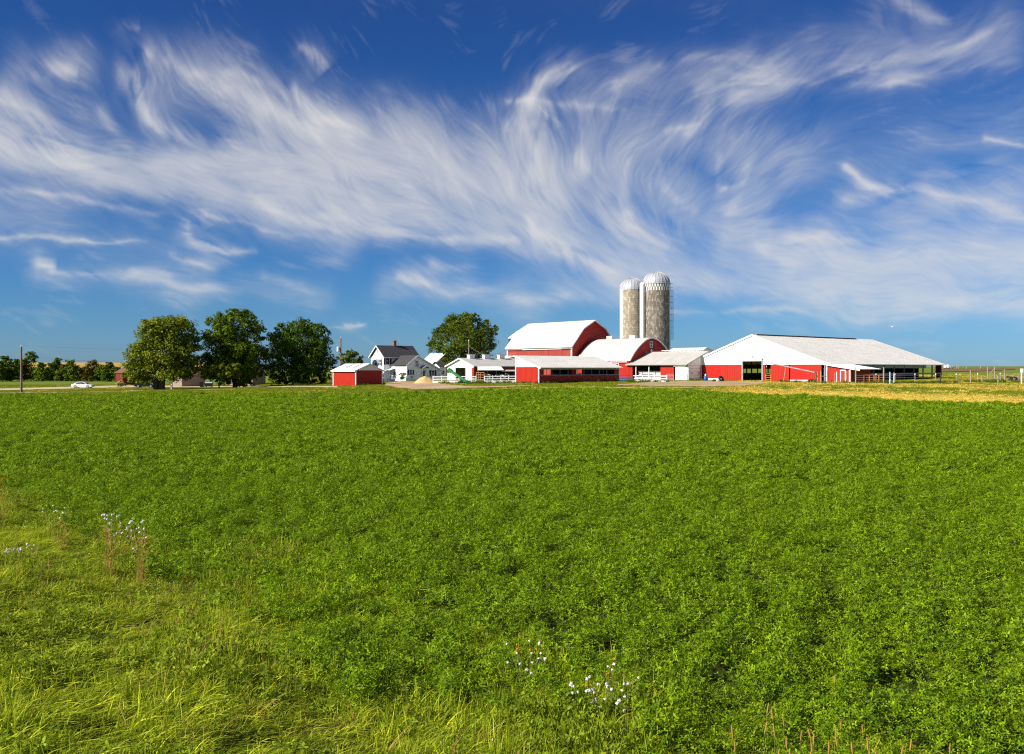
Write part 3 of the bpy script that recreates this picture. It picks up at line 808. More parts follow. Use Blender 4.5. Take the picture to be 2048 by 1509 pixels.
# side porch awning against the sunlit wing wall
ya, yb = -1.9, -.2
mb = MB(); mb.prism([(s_ - 1.5, ya, 1.95), (s_ - 1.5, yb + 1.2, 1.95), (s_ - .03, yb, 2.4), (s_ - .03, ya, 2.4)], (0, 0, .09)); mb.build('porch_awning', BOARD, r)
for y in (ya + .1, yb + .9): mb = MB(); mb.tube([(s_ - 1.4, y, -.2), (s_ - 1.4, y, 1.95)], .045, 6); mb.build('porch_post', DULL, r)
window(r, fwx, -1.75, 1.05, .9, .75, sash=False)

# ---------------------------------------------------------------- gambrel barn
Y = 199.5; G = at(1187.7, Y); hw = 6.98; P = G - E2 * hw; z0 = 2.05
r = site('gambrel_barn', 'tall red gambrel-roofed barn with bright white metal roof, left of the silos', 'barn', P, z0)
lx, ly = 2 * hw, .1025 * Y + 1.3
he, kx, kz, zr = 7.4, 3.36, 11.25, 13.15
def gb(u):
    u = min(u, lx - u)
    return he + (kz - he) * u / kx if u < kx else kz + (zr - kz) * (u - kx) / (hw - kx)
wall(r, BARNRED, (0, ly), (0, 0), -.3, he, pitch=.4, depth=.02)
mb = MB(); mb.ribwall((0, 0), (lx, 0), -.3, lambda t: gb(t * lx), .3, .025); mb.build('wall', RED, r)
wall(r, BARNRED, (lx, 0), (lx, ly), -.3, he, pitch=.4, depth=.02)
mb = MB(); mb.ribwall((lx, ly), (0, ly), -.3, lambda t: gb(t * lx), .3, .025); mb.build('wall', RED, r)
a0, a1 = -.45, ly + .45
sl0 = (kz - he) / kx
for side in (0, 1):
    X = (lambda x: x) if side == 0 else (lambda x: lx - x)
    roof(r, ROOFW, (X(-.55), a0, he - .55 * sl0 * .72 + .15), (X(-.55), a1, he - .55 * sl0 * .72 + .15), (X(kx), a1, kz + .15), (X(kx), a0, kz + .15), .12, .9)
    roof(r, ROOF, (X(kx + .001), a0, kz + .152), (X(kx + .001), a1, kz + .152), (X(hw), a1, zr + .15), (X(hw), a0, zr + .15), .12, .9)
    mb = MB(); mb.bar((X(-.5), a0 - .04, he - .42), (X(kx), a0 - .04, kz + .04), .06, .24); mb.bar((X(kx), a0 - .042, kz + .04), (X(hw), a0 - .042, zr + .04), .06, .24); mb.build('rake_trim', WHITE, r)
for x, y in ((0, 0), (0, ly)): boxpart('corner_trim', WHITE, r, x - .13, x + .13, y - .13, y + .13, -.3, he)
boxpart('eave_trim', DULL, r, -.5, -.42, a0, a1, he - .62, he - .5)
f = Face('-x', 0)
for p0, p1 in ((1066, 1097.5), (1098.5, 1124)):
    mb = MB(); a, b = span(P, -E1, p1), span(P, -E1, p0)
    n = max(2, round((b - a) / .42))
    for i in range(n): f.box(mb, a + (b - a) * i / n, a + (b - a) * (i + .96) / n, .03, .07, 2.6, he - .75)
    mb.build('sliding_door', BARNRED, r)
mb = MB(); f.box(mb, span(P, -E1, 1124), span(P, -E1, 1045), .03, .12, he - .72, he - .6); mb.build('door_track', WHITE, r)

# ---------------------------------------------------------------- round roofed barn
Y = 187.8; N_ = at(1302, Y); hw = 6.93; P = N_ - E2 * hw; z0 = 2.05
r = site('round_roof_barn', 'red barn with curved pale metal roof joined to the gambrel barn', 'barn', P, z0)
lx, ly = 2 * hw, 15.4
he, zr = 3.95, 8.82
def arch(u):
    s = abs(u / hw - 1)
    return he + (zr - he) * max(0, 1 - min(s, 1) ** 1.7) ** .9
mb = MB(); mb.ribwall((0, 0), (lx, 0), -.3, lambda t: arch(t * lx), .3, .025); mb.build('wall', RED, r)
wall(r, RED, (0, ly), (0, 0), -.3, he)
wall(r, RED, (lx, 0), (lx, ly), -.3, he)
prof = []
for i in range(33):
    s = -math.cos(math.pi * i / 32)
    u = hw + hw * s
    prof.append((u, arch(u)))
def offs(d):
    o = []
    for i in range(len(prof)):
        a, b = prof[max(0, i - 1)], prof[min(len(prof) - 1, i + 1)]
        t = Vector((b[0] - a[0], b[1] - a[1])).normalized()
        o.append((prof[i][0] - t.y * d, prof[i][1] + t.x * d))
    return o
def shell(mb, d0, d1, y0, y1):
    A, B = offs(d0), offs(d1)
    n = len(A)
    vs = [(x, y0, z) for x, z in A] + [(x, y1, z) for x, z in A] + [(x, y0, z) for x, z in B] + [(x, y1, z) for x, z in B]
    fs = []
    for i in range(n - 1):
        fs += [(i, i + 1, n + i + 1, n + i), (2 * n + i + 1, 2 * n + i, 3 * n + i, 3 * n + i + 1), (i + 1, i, 2 * n + i, 2 * n + i + 1), (n + i, n + i + 1, 3 * n + i + 1, 3 * n + i)]
    fs += [(0, n, 3 * n, 2 * n), (2 * n - 1, n - 1, 3 * n - 1, 4 * n - 1)]
    mb.add(vs, fs)
mb = MB(); shell(mb, .02, .14, -.35, ly); mb.build('roof', ROOF, r)
mb = MB()
for k in range(18): shell(mb, .135, .19, .2 + k * ly / 18, .28 + k * ly / 18)
mb.build('roof_rib', GREYROOF, r)
mb = MB(); shell(mb, -.05, .2, -.43, -.36); mb.build('rake_trim', WHITE, r)
for u in (hw * .42,): mb = MB(); mb.box(u - .05, u + .05, 0, ly, arch(u) + .17, arch(u) + .24); mb.build('roof_seam', DULL, r)
f = Face('-y', 0)
window(r, f, hw, 6.9, .75, 1.15, fm=WHITE)
mb = MB(); mb.lathe([(.0, .0), (.32, .02), (.32, .12), (0, .14)], 14); o = mb.build('lamp_disc', WHITE, r); o.location = (hw, -.05, 6.15); o.rotation_euler = (math.pi / 2, 0, 0)
for u in (hw - 1.6, hw + 1.3): mb = MB(); f.box(mb, u - .45, u + .45, .03, .1, 4.95, 6.0); mb.build('vent_panel', TAN, r)
f = Face('-x', 0)
window(r, f, span(P, -E1, 1233), 2.25, 1.3, 1.1, fm=WHITE)
mb = MB(); f.box(mb, span(P, -E1, 1256), span(P, -E1, 1222), .3, .4, he - .25, he - .12); mb.build('gutter', WHITE, r)
for px in (1221, 1267):
    y = span(N_, -E1, px); mb = MB(); mb.box(hw - .45, hw + .45, y - .75, y + .75, zr, zr + .75); mb.build('ventilator', WHITE, r)

# ---------------------------------------------------------------- milking parlour between the barns
Y = 171.9; P = at(1375, Y); z0 = zpx(763.5, Y)
r = site('milking_parlour', 'low grey-roofed red and white building with garage doors beside the big white gable', 'farm building', P, z0)
ly, lx = span(P, -E1, 1257), 11.5
h, xr, zr = 3.42, 6.2, 5.85
k = lambda px: span(P, -E1, px)
wall(r, RED, (0, ly), (0, k(1265)), -.3, h - .1)
wall(r, RED, (0, k(1321)), (0, k(1348)), -.3, h - .1)
wall(r, RED, (0, k(1348)), (0, 0), 3.05, h - .1, 'door_header')
boxpart('header_board', DULL, r, -.03, .1, 0, ly, h - .1, h + .1)
for px in (1272, 1298): boxpart('post', BOARD, r, -.05, .08, k(px) - .07, k(px) + .07, -.2, h - .1)
boxpart('bay_panel', BOARD, r, 1.6, 1.75, k(1321), k(1266), 1.05, 2.0)
boxpart('bay_panel', BOARD, r, .6, .7, k(1321), k(1266), -.2, .75)
mb = MB(); mb.tube([(.5, k(1267), 1.2), (.45, k(1272), 1.55), (.4, k(1285), 1.3), (.4, k(1296), 1.25), (.4, k(1308), 1.45), (.5, k(1320), 1.4)], .09, 6); mb.build('hose', TYRE, r)
boxpart('inner_wall', DARK, r, 3.2, 3.3, k(1330), ly - .1, -.2, h + .8)
boxpart('floor', FLOORD, r, .1, 3.2, k(1321), ly - .1, -.3, .02)
boxpart('roller_door', BOARD, r, -.05, .06, k(1374), k(1351), 0, 3.0)
boxpart('roller_box', WHITE, r, -.38, -.06, k(1373), k(1349), 2.95, 3.32)
# sunless end wall with its sectional door
x1, x2 = span(P, E2, 1378), span(P, E2, 1400)
wall(r, WHITE, (0, 0), (x1, 0), -.3, 3.15, depth=.012)
wall(r, WHITE, (x2, 0), (6.2, 0), -.3, 3.15, depth=.012)
wall(r, WHITE, (0, 0), (7.5, 0), 3.16, lambda t: h + min(t * 7.5, xr) * (zr - h) / xr, 'gable_panel', pitch=.5, depth=.015)
d_ = MB()
for i in range(5): d_.box(x1 + .03, x2 - .03, -.01 - .0, .06, i * .63, i * .63 + .605)
d_ = d_.build('garage_door', BOARD, r)
for xx in (.14, .8):
    x = x1 + (x2 - x1) * xx; boxpart('door_pane', GLASS, d_, x, x + .55, -.03, -.012, 1.55, 1.72)
boxpart('downspout', WHITE, r, .03, .15, -.18, -.06, -.2, 3.1)
boxpart('door_jamb', DULL, r, x2 - .02, x2 + .12, -.08, -.035, -.2, 3.15)
wall(r, WHITE, (lx, 0), (lx, ly), -.3, 3.6); wall(r, RED, (lx, ly), (0, ly), -.3, 3.3)
sl0 = (zr - h) / xr
roof(r, GREYROOF, (-.7, -.35, h - .7 * sl0 + .16), (-.7, ly + .4, h - .7 * sl0 + .16), (xr, ly + .4, zr + .16), (xr, -.35, zr + .16), .14, .75)
roof(r, GREYROOF, (lx + .3, -.35, 3.75), (lx + .3, ly + .4, 3.75), (xr + .002, ly + .4, zr + .162), (xr + .002, -.35, zr + .162), .14, .75)
mb = MB()
for i in range(10):
    y = k(1352) * .0 + 1.0 + i * 1.05
    mb.box(xr - .12, xr + .12, y - .18, y + .18, zr + .2, zr + .36)
mb.build('ridge_block', DULL, r)
boxpart('ridge_cap', ROOFW, r, xr - .2, xr + .2, .6, 11.5, zr + .36, zr + .44)
# ---------------------------------------------------------------- big freestall barn
D_ = 166; R_ = Vector((.2706 * D_, D_)); hw = .0918 * D_; P = R_ + E1 * hw; z0 = 2.15
r = site('freestall_barn', 'huge barn with broad white gable over red panels and long pale roof', 'barn', P, z0)
ly, lx = 2 * hw, .27 * D_
h, zr = 3.22, 8.55
k = lambda px: span(P, -E1, px)
kx = lambda px: span(P, E2, px)
gt = lambda y: h + (zr - h) * (1 - abs(y / hw - 1))
ya, yb = k(1525), k(1485)         # tall doorway
dh = 4.0
def gpiece(m, a, b, z0_, zt_, name, pitch=.32, depth=.03):   # wall piece from y=a (left) to y=b (right) in the gable plane
    return wall(r, m, (0, a), (0, b), z0_, zt_ if not callable(zt_) else (lambda t: zt_(a + (b - a) * t)), name, pitch, .012 if name == 'gable_panel' else depth)
wt = 3.02
gpiece(WHITE, ly, yb, wt, lambda y: gt(y) + .05, 'gable_panel', depth=.04)
gpiece(WHITE, yb - .001, ya, dh, lambda y: min(gt(y), 99) + .05, 'gable_panel', depth=.04) if not (ya < hw < yb) else (
    gpiece(WHITE, yb - .001, hw, dh, lambda y: gt(y) + .05, 'gable_panel', depth=.04), gpiece(WHITE, hw, ya + .001, dh, lambda y: gt(y) + .05, 'gable_panel', depth=.04))
gpiece(WHITE, ya, 0, wt, lambda y: gt(y) + .05, 'gable_panel', depth=.04)
for a, b, m, nm, dp, zz in ((k(1398), k(1418), RED, 'wall', .03, -.3), (k(1418), k(1442), REDD, 'door_panel', .005, .42), (k(1442), k(1483.5), RED, 'sliding_door', .035, -.1),
                            (k(1526.5), k(1530.5), RED, 'wall', .03, -.3), (k(1541.5), k(1578.5), RED, 'sliding_door', .035, -.1), (k(1580.5), k(1615), REDD, 'door_panel', .005, .3), (k(1615), k(1643), RED, 'wall', .03, -.3)):
    gpiece(m, a, b, zz, wt - .01, nm, .55 if nm == 'sliding_door' else .32, dp)
gpiece(RED, ly, k(1398), -.3, wt - .01, 'wall')
for a, b, t in ((k(1417), k(1443), .40), (k(1580), k(1616), .28)): boxpart('concrete_base', BOARD, r, -.06, .1, b, a, -.3, t)
for y in (ya, yb): boxpart('door_post', DULL, r, -.12, .14, y - .12, y + .12, -.2, dh)
boxpart('door_header', WHITE, r, -.22, -.06, ya, yb, dh - .32, dh + .02)
boxpart('door_track', DULL, r, -.26, -.05, ya - .2, yb + .2, dh + .05, dh + .2)
boxpart('eave_flashing', DULL, r, -.075, -.045, 0, ly, wt - .06, wt + .05) if False else None
boxpart('corner_trim', WHITE, r, -.12, .12, -.12, .12, -.3, h)
boxpart('downspout', STEEL, r, -.2, -.08, .25, .37, -.1, wt)
mb = MB(); mb.lathe([(0, .35), (.05, .33), (.07, .15), (.17, .0), (.15, -.05), (0, -.06)], 12)
o = mb.build('gable_lamp', STEEL, r); o.location = (-.35, (ya + yb) / 2, dh + .65)
# far walls, posts, interior
bx = kx(1880)
for i in range(12):
    x = .2 + (lx - .5) * i / 11
    boxpart('post', WOODPOLE, r, x - .1, x + .1, -.1, .1, -.3, h - .05)
    boxpart('post', WOODPOLE, r, x - .1, x + .1, ly - .1, ly + .1, -.3, h - .05)
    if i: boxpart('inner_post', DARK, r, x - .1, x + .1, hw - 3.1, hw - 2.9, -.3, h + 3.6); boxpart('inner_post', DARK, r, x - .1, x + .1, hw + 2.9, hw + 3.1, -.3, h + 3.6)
boxpart('floor', FLOORD, r, .1, lx - .1, .1, ly - .1, -.3, .03)
boxpart('eave_beam', DULL, r, .1, lx - .1, -.12, .12, h - .3, h - .06)
boxpart('eave_beam', DULL, r, .1, lx - .1, ly - .12, ly + .12, h - .3, h - .06)
boxpart('side_curtain', CURTAIN, r, kx(1700), kx(1852), -.06, -.02, h - .85, h - .31)
boxpart('curtain_roll', CURTAIN, r, kx(1700), lx - .2, -.16, .0, 1.15, 1.42)
boxpart('side_curtain', CURTAIN, r, lx * .02, lx * .8, ly + .02, ly + .06, h - 1.0, h - .3)
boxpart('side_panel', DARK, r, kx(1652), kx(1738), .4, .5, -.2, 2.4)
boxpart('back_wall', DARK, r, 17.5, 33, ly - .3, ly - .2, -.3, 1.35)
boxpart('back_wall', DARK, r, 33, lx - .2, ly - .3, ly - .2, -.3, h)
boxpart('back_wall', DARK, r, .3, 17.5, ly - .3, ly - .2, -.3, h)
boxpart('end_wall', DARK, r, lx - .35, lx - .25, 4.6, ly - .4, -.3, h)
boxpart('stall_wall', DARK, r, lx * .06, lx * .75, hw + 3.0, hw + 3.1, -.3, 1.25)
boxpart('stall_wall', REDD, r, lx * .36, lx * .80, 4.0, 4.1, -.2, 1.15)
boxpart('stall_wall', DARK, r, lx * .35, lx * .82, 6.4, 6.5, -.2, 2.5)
wall(r, RED, (lx, 0), (lx, 1.2), -.3, h); wall(r, RED, (lx, ly - 9), (lx, ly), -.3, lambda t: gt(ly - 9 + 9 * t))
wall(r, WHITE, (lx, 1.2), (lx, ly - 9), wt, lambda t: min(h + (1.2 + (ly - 10.2) * t) * (zr - h) / hw, zr), 'gable_panel') if False else None
wall(r, WHITE, (lx, 0), (lx, hw), h, lambda t: gt(t * hw) + .02, 'gable_panel'); wall(r, WHITE, (lx, hw), (lx, ly), h, lambda t: gt(hw + t * hw) + .02, 'gable_panel')
roof_x(r, ROOF, ly, -.12, lx + .6, h, h, hw, zr, .8, .14, .9, ms=ROOFW)
mb = MB(); mb.bar((-.16, -.8, h - .32), (-.16, hw, zr + .0), .06, .3); mb.bar((-.162, ly + .8, h - .32), (-.162, hw, zr + .0), .06, .3); mb.build('rake_trim', WHITE, r)
boxpart('ridge_vent', BROWNROOF, r, 1.0, lx * .84, hw - .35, hw + .35, zr + .1, zr + .24)
boxpart('ridge_vent_cap', ROOFW, r, .9, lx * .84, hw - .5, hw - .2, zr + .20, zr + .23)
# lean-to that carries the gable plane on to the right
yl = -span(P, E1, 1700); yt = -span(P, E1, 1722)
lt = lambda y: h - .05 + (y / yt) * -.95
gpiece(RED, -.02, yl, -.3, lambda y: lt(y) - .14, 'leanto_wall')
wall(r, RED, (0, yl), (7, yl), -.3, lt(yl) - .2, 'leanto_wall')
roof(r, ROOFW, (-.35, yt, lt(yt)), (7, yt, lt(yt)), (7, -.9, lt(-.9) + .02), (-.35, -.9, lt(-.9) + .02), .1, .8, 'leanto_roof')
mb = MB(); mb.bar((-.39, yt, lt(yt) - .12), (-.39, .6, lt(.6) - .12), .06, .36); mb.build('rake_trim', WHITE, r)
boxpart('corner_trim', WHITE, r, -.12, .12, yl - .12, yl + .12, -.3, lt(yl) - .2)
c1, c2 = k(1692), k(1681)
d_ = boxpart('leanto_door', BARNRED, r, -.09, -.035, c1 + .12, c2 - .12, 0, 1.95)
mb = MB(); mb.box(-.13, -.035, c1, c1 + .12, 0, 2.07); mb.box(-.13, -.035, c2 - .12, c2, 0, 2.07); mb.box(-.13, -.035, c1 + .12, c2 - .12, 1.95, 2.07); mb.build('door_frame', WHITE, d_)

# ---------------------------------------------------------------- silos
def stave_silo(name, label, px, Y, rad, ytop, ydome, chute_px, m, seed, checker):
    P = at(px, Y); z0 = 2.0
    r = thing(name, label, 'silo', (P.x, P.y, z0), 0, 'concrete stave silos')
    H = zpx(ytop, Y) - z0; HD = zpx(ydome, Y) - z0
    rnd = random.Random(seed)
    ns, hh = 60, .76
    HB = H - 1.8 if checker else H
    mb, mw = MB(), MB()
    rows = int(H / hh)
    def stave(w, i, za, zb, tn):
            g0 = 2 * math.pi * (i + .05) / ns; g1 = 2 * math.pi * (i + .95) / ns
            ro, ri = rad + rnd.uniform(0, .012), rad - .06
            ring = [(q * math.cos(a), q * math.sin(a)) for q in (ri, ro) for a in (g0, g1)]
            vs = [(x, y, z) for z in (za, zb) for x, y in ring]
            w.add(vs, [(2, 3, 7, 6), (6, 7, 5, 4), (2, 0, 1, 3), (0, 2, 6, 4), (3, 1, 5, 7)], tn)
    for j in range(rows + 1):
        for i in range(ns):
            za = j * hh + (hh / 2 if i % 2 else 0) - hh / 2; zb = min(za + hh - .03, HB)
            if za >= HB - .05: continue
            za = max(za, -.3)
            tn = rnd.random() ** 2.2 * (1 if rnd.random() > .1 else 1.6)
            if rnd.random() < .06: tn = 1.5
            stave(mb, i, za, zb, tn)
    if checker:
        for j in range(2):
            for i in range(ns): stave(mw if (i + j) % 2 else mb, i, HB + j * .9, HB + j * .9 + .87, rnd.random() * .4)
    tag(mb.build('stave', m, r), kind='stuff')
    if mw.v: tag(mw.build('white_stave', STAVEW, r), kind='stuff')
    core = MB(); core.lathe([(rad - .05, -.3), (rad - .05, H)], 48); core.build('joint_mortar', WOODPOLE, r)
    z = .4
    mb = MB()
    while z < H - .3:
        mb.lathe([(rad + .012, z - .012), (rad + .035, z), (rad + .012, z + .012)], 48)
        z += .42 if z < H * .6 else .6
        if checker and z > HB - .1: break
    tag(mb.build('hoop', DULL, r), kind='stuff')
    # dome of sheet gores with raised ribs
    dome = MB(); ng = 24
    hd = HD - H
    pr = [(rad * 1.03, H - .12)] + [(rad * 1.03 * math.cos(a), H + hd * math.sin(a)) for a in [math.pi / 2 * i / 10 for i in range(10)]] + [(.35, HD)]
    dome.lathe(pr, ng * 2)
    dm = dome.build('dome', SILVER, r)
    rb = MB()
    for i in range(ng):
        a = 2 * math.pi * i / ng
        rb.tube([((q + .02) * math.cos(a), (q + .02) * math.sin(a), z + .02) for q, z in pr[1:]], .055, 5)
    rb.build('dome_rib', SILVER, dm)
    c = MB(); c.lathe([(.5, HD - .12), (.5, HD + .05), (.25, HD + .22), (0, HD + .25)], 16); c.build('dome_cap', SILVER, dm)
    # white chute down the sunny side
    u = at(chute_px, Y - 1.2); d = Vector((u.x - P.x, u.y - P.y))
    ch = MB(); ch.lathe([(.62, -.2), (.62, H - .3)], 18, d.x, d.y); ch.lathe([(.62, H - .3), (.5, H + .15), (.0, H + .3)], 18, d.x, d.y)
    ch.build('chute', WHITE, r, smooth=True)
    mb = MB()
    for q in range(int(H / 1.5)): mb.bar((d.x * .7, d.y * .7, q * 1.5 + .5), (d.x, d.y, q * 1.5 + .5), .08, .05)
    mb.build('chute_bracket', DULL, r)
    return r, P, H, HD
stave_silo('stave_silo', 'tan concrete stave silo with white chute, the lower left one of the pair', 1265, 236, 3.32, 581, 556.5, 1244.5, STAVET, 3, False)
sr, SP, SH, SHD = stave_silo('stave_silo', 'brown weathered concrete stave silo with white checkered top band, the taller of the pair', 1313, 226, 3.31, 568.5, 544, 1284.5, STAVE, 7, True)
lad = MB(); a = -.12
ux, uy = math.cos(a), math.sin(a)
q0 = 3.34
zb, zt = zpx(679, 226) - 2.0, SH - 1.6
def lp(o, t, z): return (ux * (q0 + o) - uy * t, uy * (q0 + o) + ux * t, z)
for t in (-.2, .2): lad.tube([lp(.15, t, zb - 5), lp(.15, t, SH + .2)], .03, 5)
z = zb - 4.5
while z < SH: lad.tube([lp(.15, -.2, z), lp(.15, .2, z)], .02, 4); z += .5
lad.build('ladder', DULL, sr)
cg = MB(); z = zb
while z <= zt + .01:
    pts = [lp(.12 + .75 * math.sin(w), -.42 * math.cos(w), z) for w in [math.pi * i / 6 for i in range(7)]]
    cg.tube(pts, .035, 4); z += (zt - zb) / 8
for w in [math.pi * i / 6 for i in range(1, 6)]:
    cg.tube([lp(.12 + .75 * math.sin(w), -.42 * math.cos(w), zb), lp(.12 + .75 * math.sin(w), -.42 * math.cos(w), zt)], .028, 4)
cg.build('ladder_cage', DULL, sr)
mb = MB()
for zz in (SH - 1.0, SH + .1): mb.tube([lp(.0, -.6, zz), lp(.75, -.6, zz), lp(.75, .6, zz), lp(0, .6, zz)], .03, 4)
mb.build('guard_rail', DULL, sr)
P = at(1039, 222)
r = thing('blue_silo', 'dark blue steel silo with white cone roof peeking out behind the gambrel barn', 'silo', (P.x, P.y, 2.0))
H = zpx(677, 222) - 2
rb = 2.75
mb = MB(); mb.lathe([(rb, -.3), (rb, H)], 40)
for q in range(8): mb.lathe([(rb, q * H / 8 + .3), (rb + .04, q * H / 8 + .36), (rb, q * H / 8 + .42)], 40)
mb.build('drum', BLUE, r, smooth=True)
mb = MB(); mb.lathe([(rb + .25, H - .1), (rb + .25, H), (.3, H + 2.0), (0, H + 2.05)], 40); mb.build('cone_roof', WHITE, r)

# ---------------------------------------------------------------- background and minor buildings
def plain_building(name, label, cat, P, z0, lx, ly, h, rise, axis, wm, rm, gm=None, o=.35, pitch=.6, rib=.3):
    r = site(name, label, cat, P, z0)
    gy = (lambda t: h + rise * (1 - abs(2 * t - 1)))
    gx = gy if axis == 'y' else (lambda t: h); gyy = gy if axis == 'x' else (lambda t: h)
    wall(r, wm, (0, 0), (lx, 0), -.4, gx, pitch=rib); wall(r, wm, (0, ly), (0, 0), -.4, gyy, pitch=rib)
    wall(r, wm, (lx, 0), (lx, ly), -.4, gyy, pitch=rib); wall(r, wm, (lx, ly), (0, ly), -.4, gx, pitch=rib)
    if axis == 'y': roof_y(r, rm, lx, -o, ly + o, h, h, lx / 2, h + rise, o, .12, pitch)
    else: roof_x(r, rm, ly, -o, lx + o, h, h, ly / 2, h + rise, o, .12, pitch)
    return r
Y = 235; P = at(866, Y)
r = plain_building('machine_barn', 'red barn with white roof half hidden between the farmhouse and the round tree', 'barn', P, 2.2, 8, span(P, -E1, 838), 3.2, 3.0, 'y', RED, ROOFW)
boxpart('corner_trim', WHITE, r, -.12, .12, -.12, .12, -.2, 3.2)
Y = 205; P = at(879, Y)
r = plain_building('milk_house', 'tiny white shed with dark roof beside the right end of the farmhouse', 'shed', P, 2.1, span(P, E2, 893), 3.0, 2.9, .9, 'x', SIDING, SHINGLE, rib=30)
window(r, Face('-y', 0), 1.0, 1.0, .6, .8)
Y = 203; P = at(1388, Y)
plain_building('feed_shed', 'white roofed shed just showing behind the base of the tall brown silo', 'shed', P, 2.1, 9, span(P, -E1, 1325), zpx(706, Y) - 2.3, 1.35, 'y', WHITE, ROOFW)
Y = 208; P = at(1010, Y)
plain_building('white_lean_shed', 'low white roof peeking over the stable roof next to the gambrel barn', 'shed', P, 2.1, 6, span(P, -E1, 985), zpx(719, Y) - 2.2, .9, 'y', WHITE, ROOFW)
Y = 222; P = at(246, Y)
r = plain_building('red_garden_shed', 'red shed darkened by painted-in shade, brown roof, at the left edge of the pale green tree', 'shed', P, .3, 6, span(P, -E1, 231), 3.1, 1.9, 'y', REDSHADE, BROWNROOF, pitch=0)
Y = 200; P = at(364, Y); z0 = zpx(774, Y)
r = plain_building('tan_garage', 'low tan garage with wide sectional door beneath the pale green tree', 'garage', P, z0, span(P, E2, 410), 6.5, 2.75, 1.7, 'x', TAN, BROWNROOF, pitch=0, rib=30)
f = Face('-y', 0); mb = MB()
for i in range(4): f.box(mb, .5, span(P, E2, 405), .03, .07, i * .58, i * .58 + .55)
mb.build('garage_door', TAN, r)
Y = 204; P = at(505, Y); z0 = zpx(775, Y)
r = plain_building('ranch_house', 'low house with reddish brown roof and dark front, mostly hidden behind the tall tree', 'house', P, z0, 3.2, 14, 3.0, 2.4, 'y', TAN, BROWNROOF, pitch=0, rib=30)
window(r, Face('-x', 0), 2.0, .9, 1.1, 1.1)

# ---------------------------------------------------------------- fences and gates
def board_fence(label, line, spacing, rails, ph, m=BOARD, group=None, cat='fence', name='board_fence', pw=.14):
    """straight runs between world points; every post and every rail a part"""
    o = line[0]
    r = thing(name, label, cat, (o[0], o[1], zg(*o)), 0, group)
    def lc(p, dz): return (p[0] - o[0], p[1] - o[1], zg(p[0], p[1]) - zg(*o) + dz)
    for a, b in zip(line, line[1:]):
        a, b = Vector(a), Vector(b); d = b - a
        n = max(1, round(d.length / spacing)); u = d.normalized(); nrm = Vector((u.y, -u.x)) * (pw / 2 + .02)
        if nrm.y > 0: nrm = -nrm
        for i in range(n + 1):
            p = a + d * i / n; q = lc(p, 0)
            mb = MB(); w = pw / 2
            mb.box(q[0] - w, q[0] + w, q[1] - w, q[1] + w, q[2] - .3, q[2] + ph); mb.build('post', m, r)
        for z, hgt in rails:
            for i in range(n):
                p, q = a + d * (i / n) + nrm + u * .01, a + d * ((i + 1) / n) + nrm - u * .01
                mb = MB(); mb.bar(lc(p, z), lc(q, z), .04, hgt); mb.build('rail', m, r)
    return r
white_rails = [(.22, .44), (.72, .15), (1.12, .15)]
board_fence('white board fence in front of the white stable, left of the tan gate', [tuple(at(866, 150)), tuple(at(952, 149.5))], 1.45, white_rails, 1.28)
board_fence('white board fence penning the cows left of the livestock shed', [tuple(at(969, 150)), tuple(at(1033, 150.8))], 1.5, white_rails, 1.28)
board_fence('white board fence in front of the parlour, right of the livestock shed', [tuple(at(1238, 161)), tuple(at(1333, 155.5))], 2.6, [(.15, .22), (.62, .15), (1.08, .15)], 1.3)
def gate(label, a, b, rails, m, h, legs=2, name='pipe_gate', rr=.03, braces=0):
    a, b = Vector(a), Vector(b); za, zb = zg(*a), zg(*b)
    r = thing(name, label, 'gate', (a.x, a.y, za))
    d = b - a; e = Vector((d.x, d.y, zb - za))
    for i in range(rails):
        z = .15 + (h - .15) * i / (rails - 1)
        mb = MB(); mb.tube([(0, 0, z), e + Vector((0, 0, z))], rr, 6); mb.build('rail', m, r)
    for i in range(legs):
        t = i / (legs - 1); q = e * t
        mb = MB(); mb.tube([q + Vector((0, 0, -.15)), q + Vector((0, 0, h + .03))], rr * 1.35, 6); mb.build('upright', m, r)
    return r
gate('rusty tan gate between the two white board fences by the stable', at(953, 152), at(968.5, 151), 5, TANGATE, 1.75, 3, rr=.05)
gate('grey pipe gate beside the white roller door', at(1335, 158.5), at(1347.5, 157.5), 6, DULL, 1.4, 2)
gate('grey pipe gate standing in front of the white roller door', at(1352, 160), at(1374.5, 158), 6, STEEL, 1.4, 2)
gate('blue pipe gate at the right end of the livestock shed', at(1240, 152), at(1252, 151), 5, BLUE, 1.1, 2)
gate('orange pipe gate in the gap beside the tall barn doorway', at(1531.5, 157.2), at(1541, 156), 5, ORANGE, 1.45, 2, rr=.045)
gate('orange cattle panel left of the blue post beside the barn', at(1729, 146), at(1767.5, 146), 4, ORANGE, 1.35, 5, rr=.05)
gate('dull pipe panel between the two wooden posts beside the barn', at(1712, 147.5), at(1728, 147.5), 4, TANGATE, 1.3, 2, rr=.035)

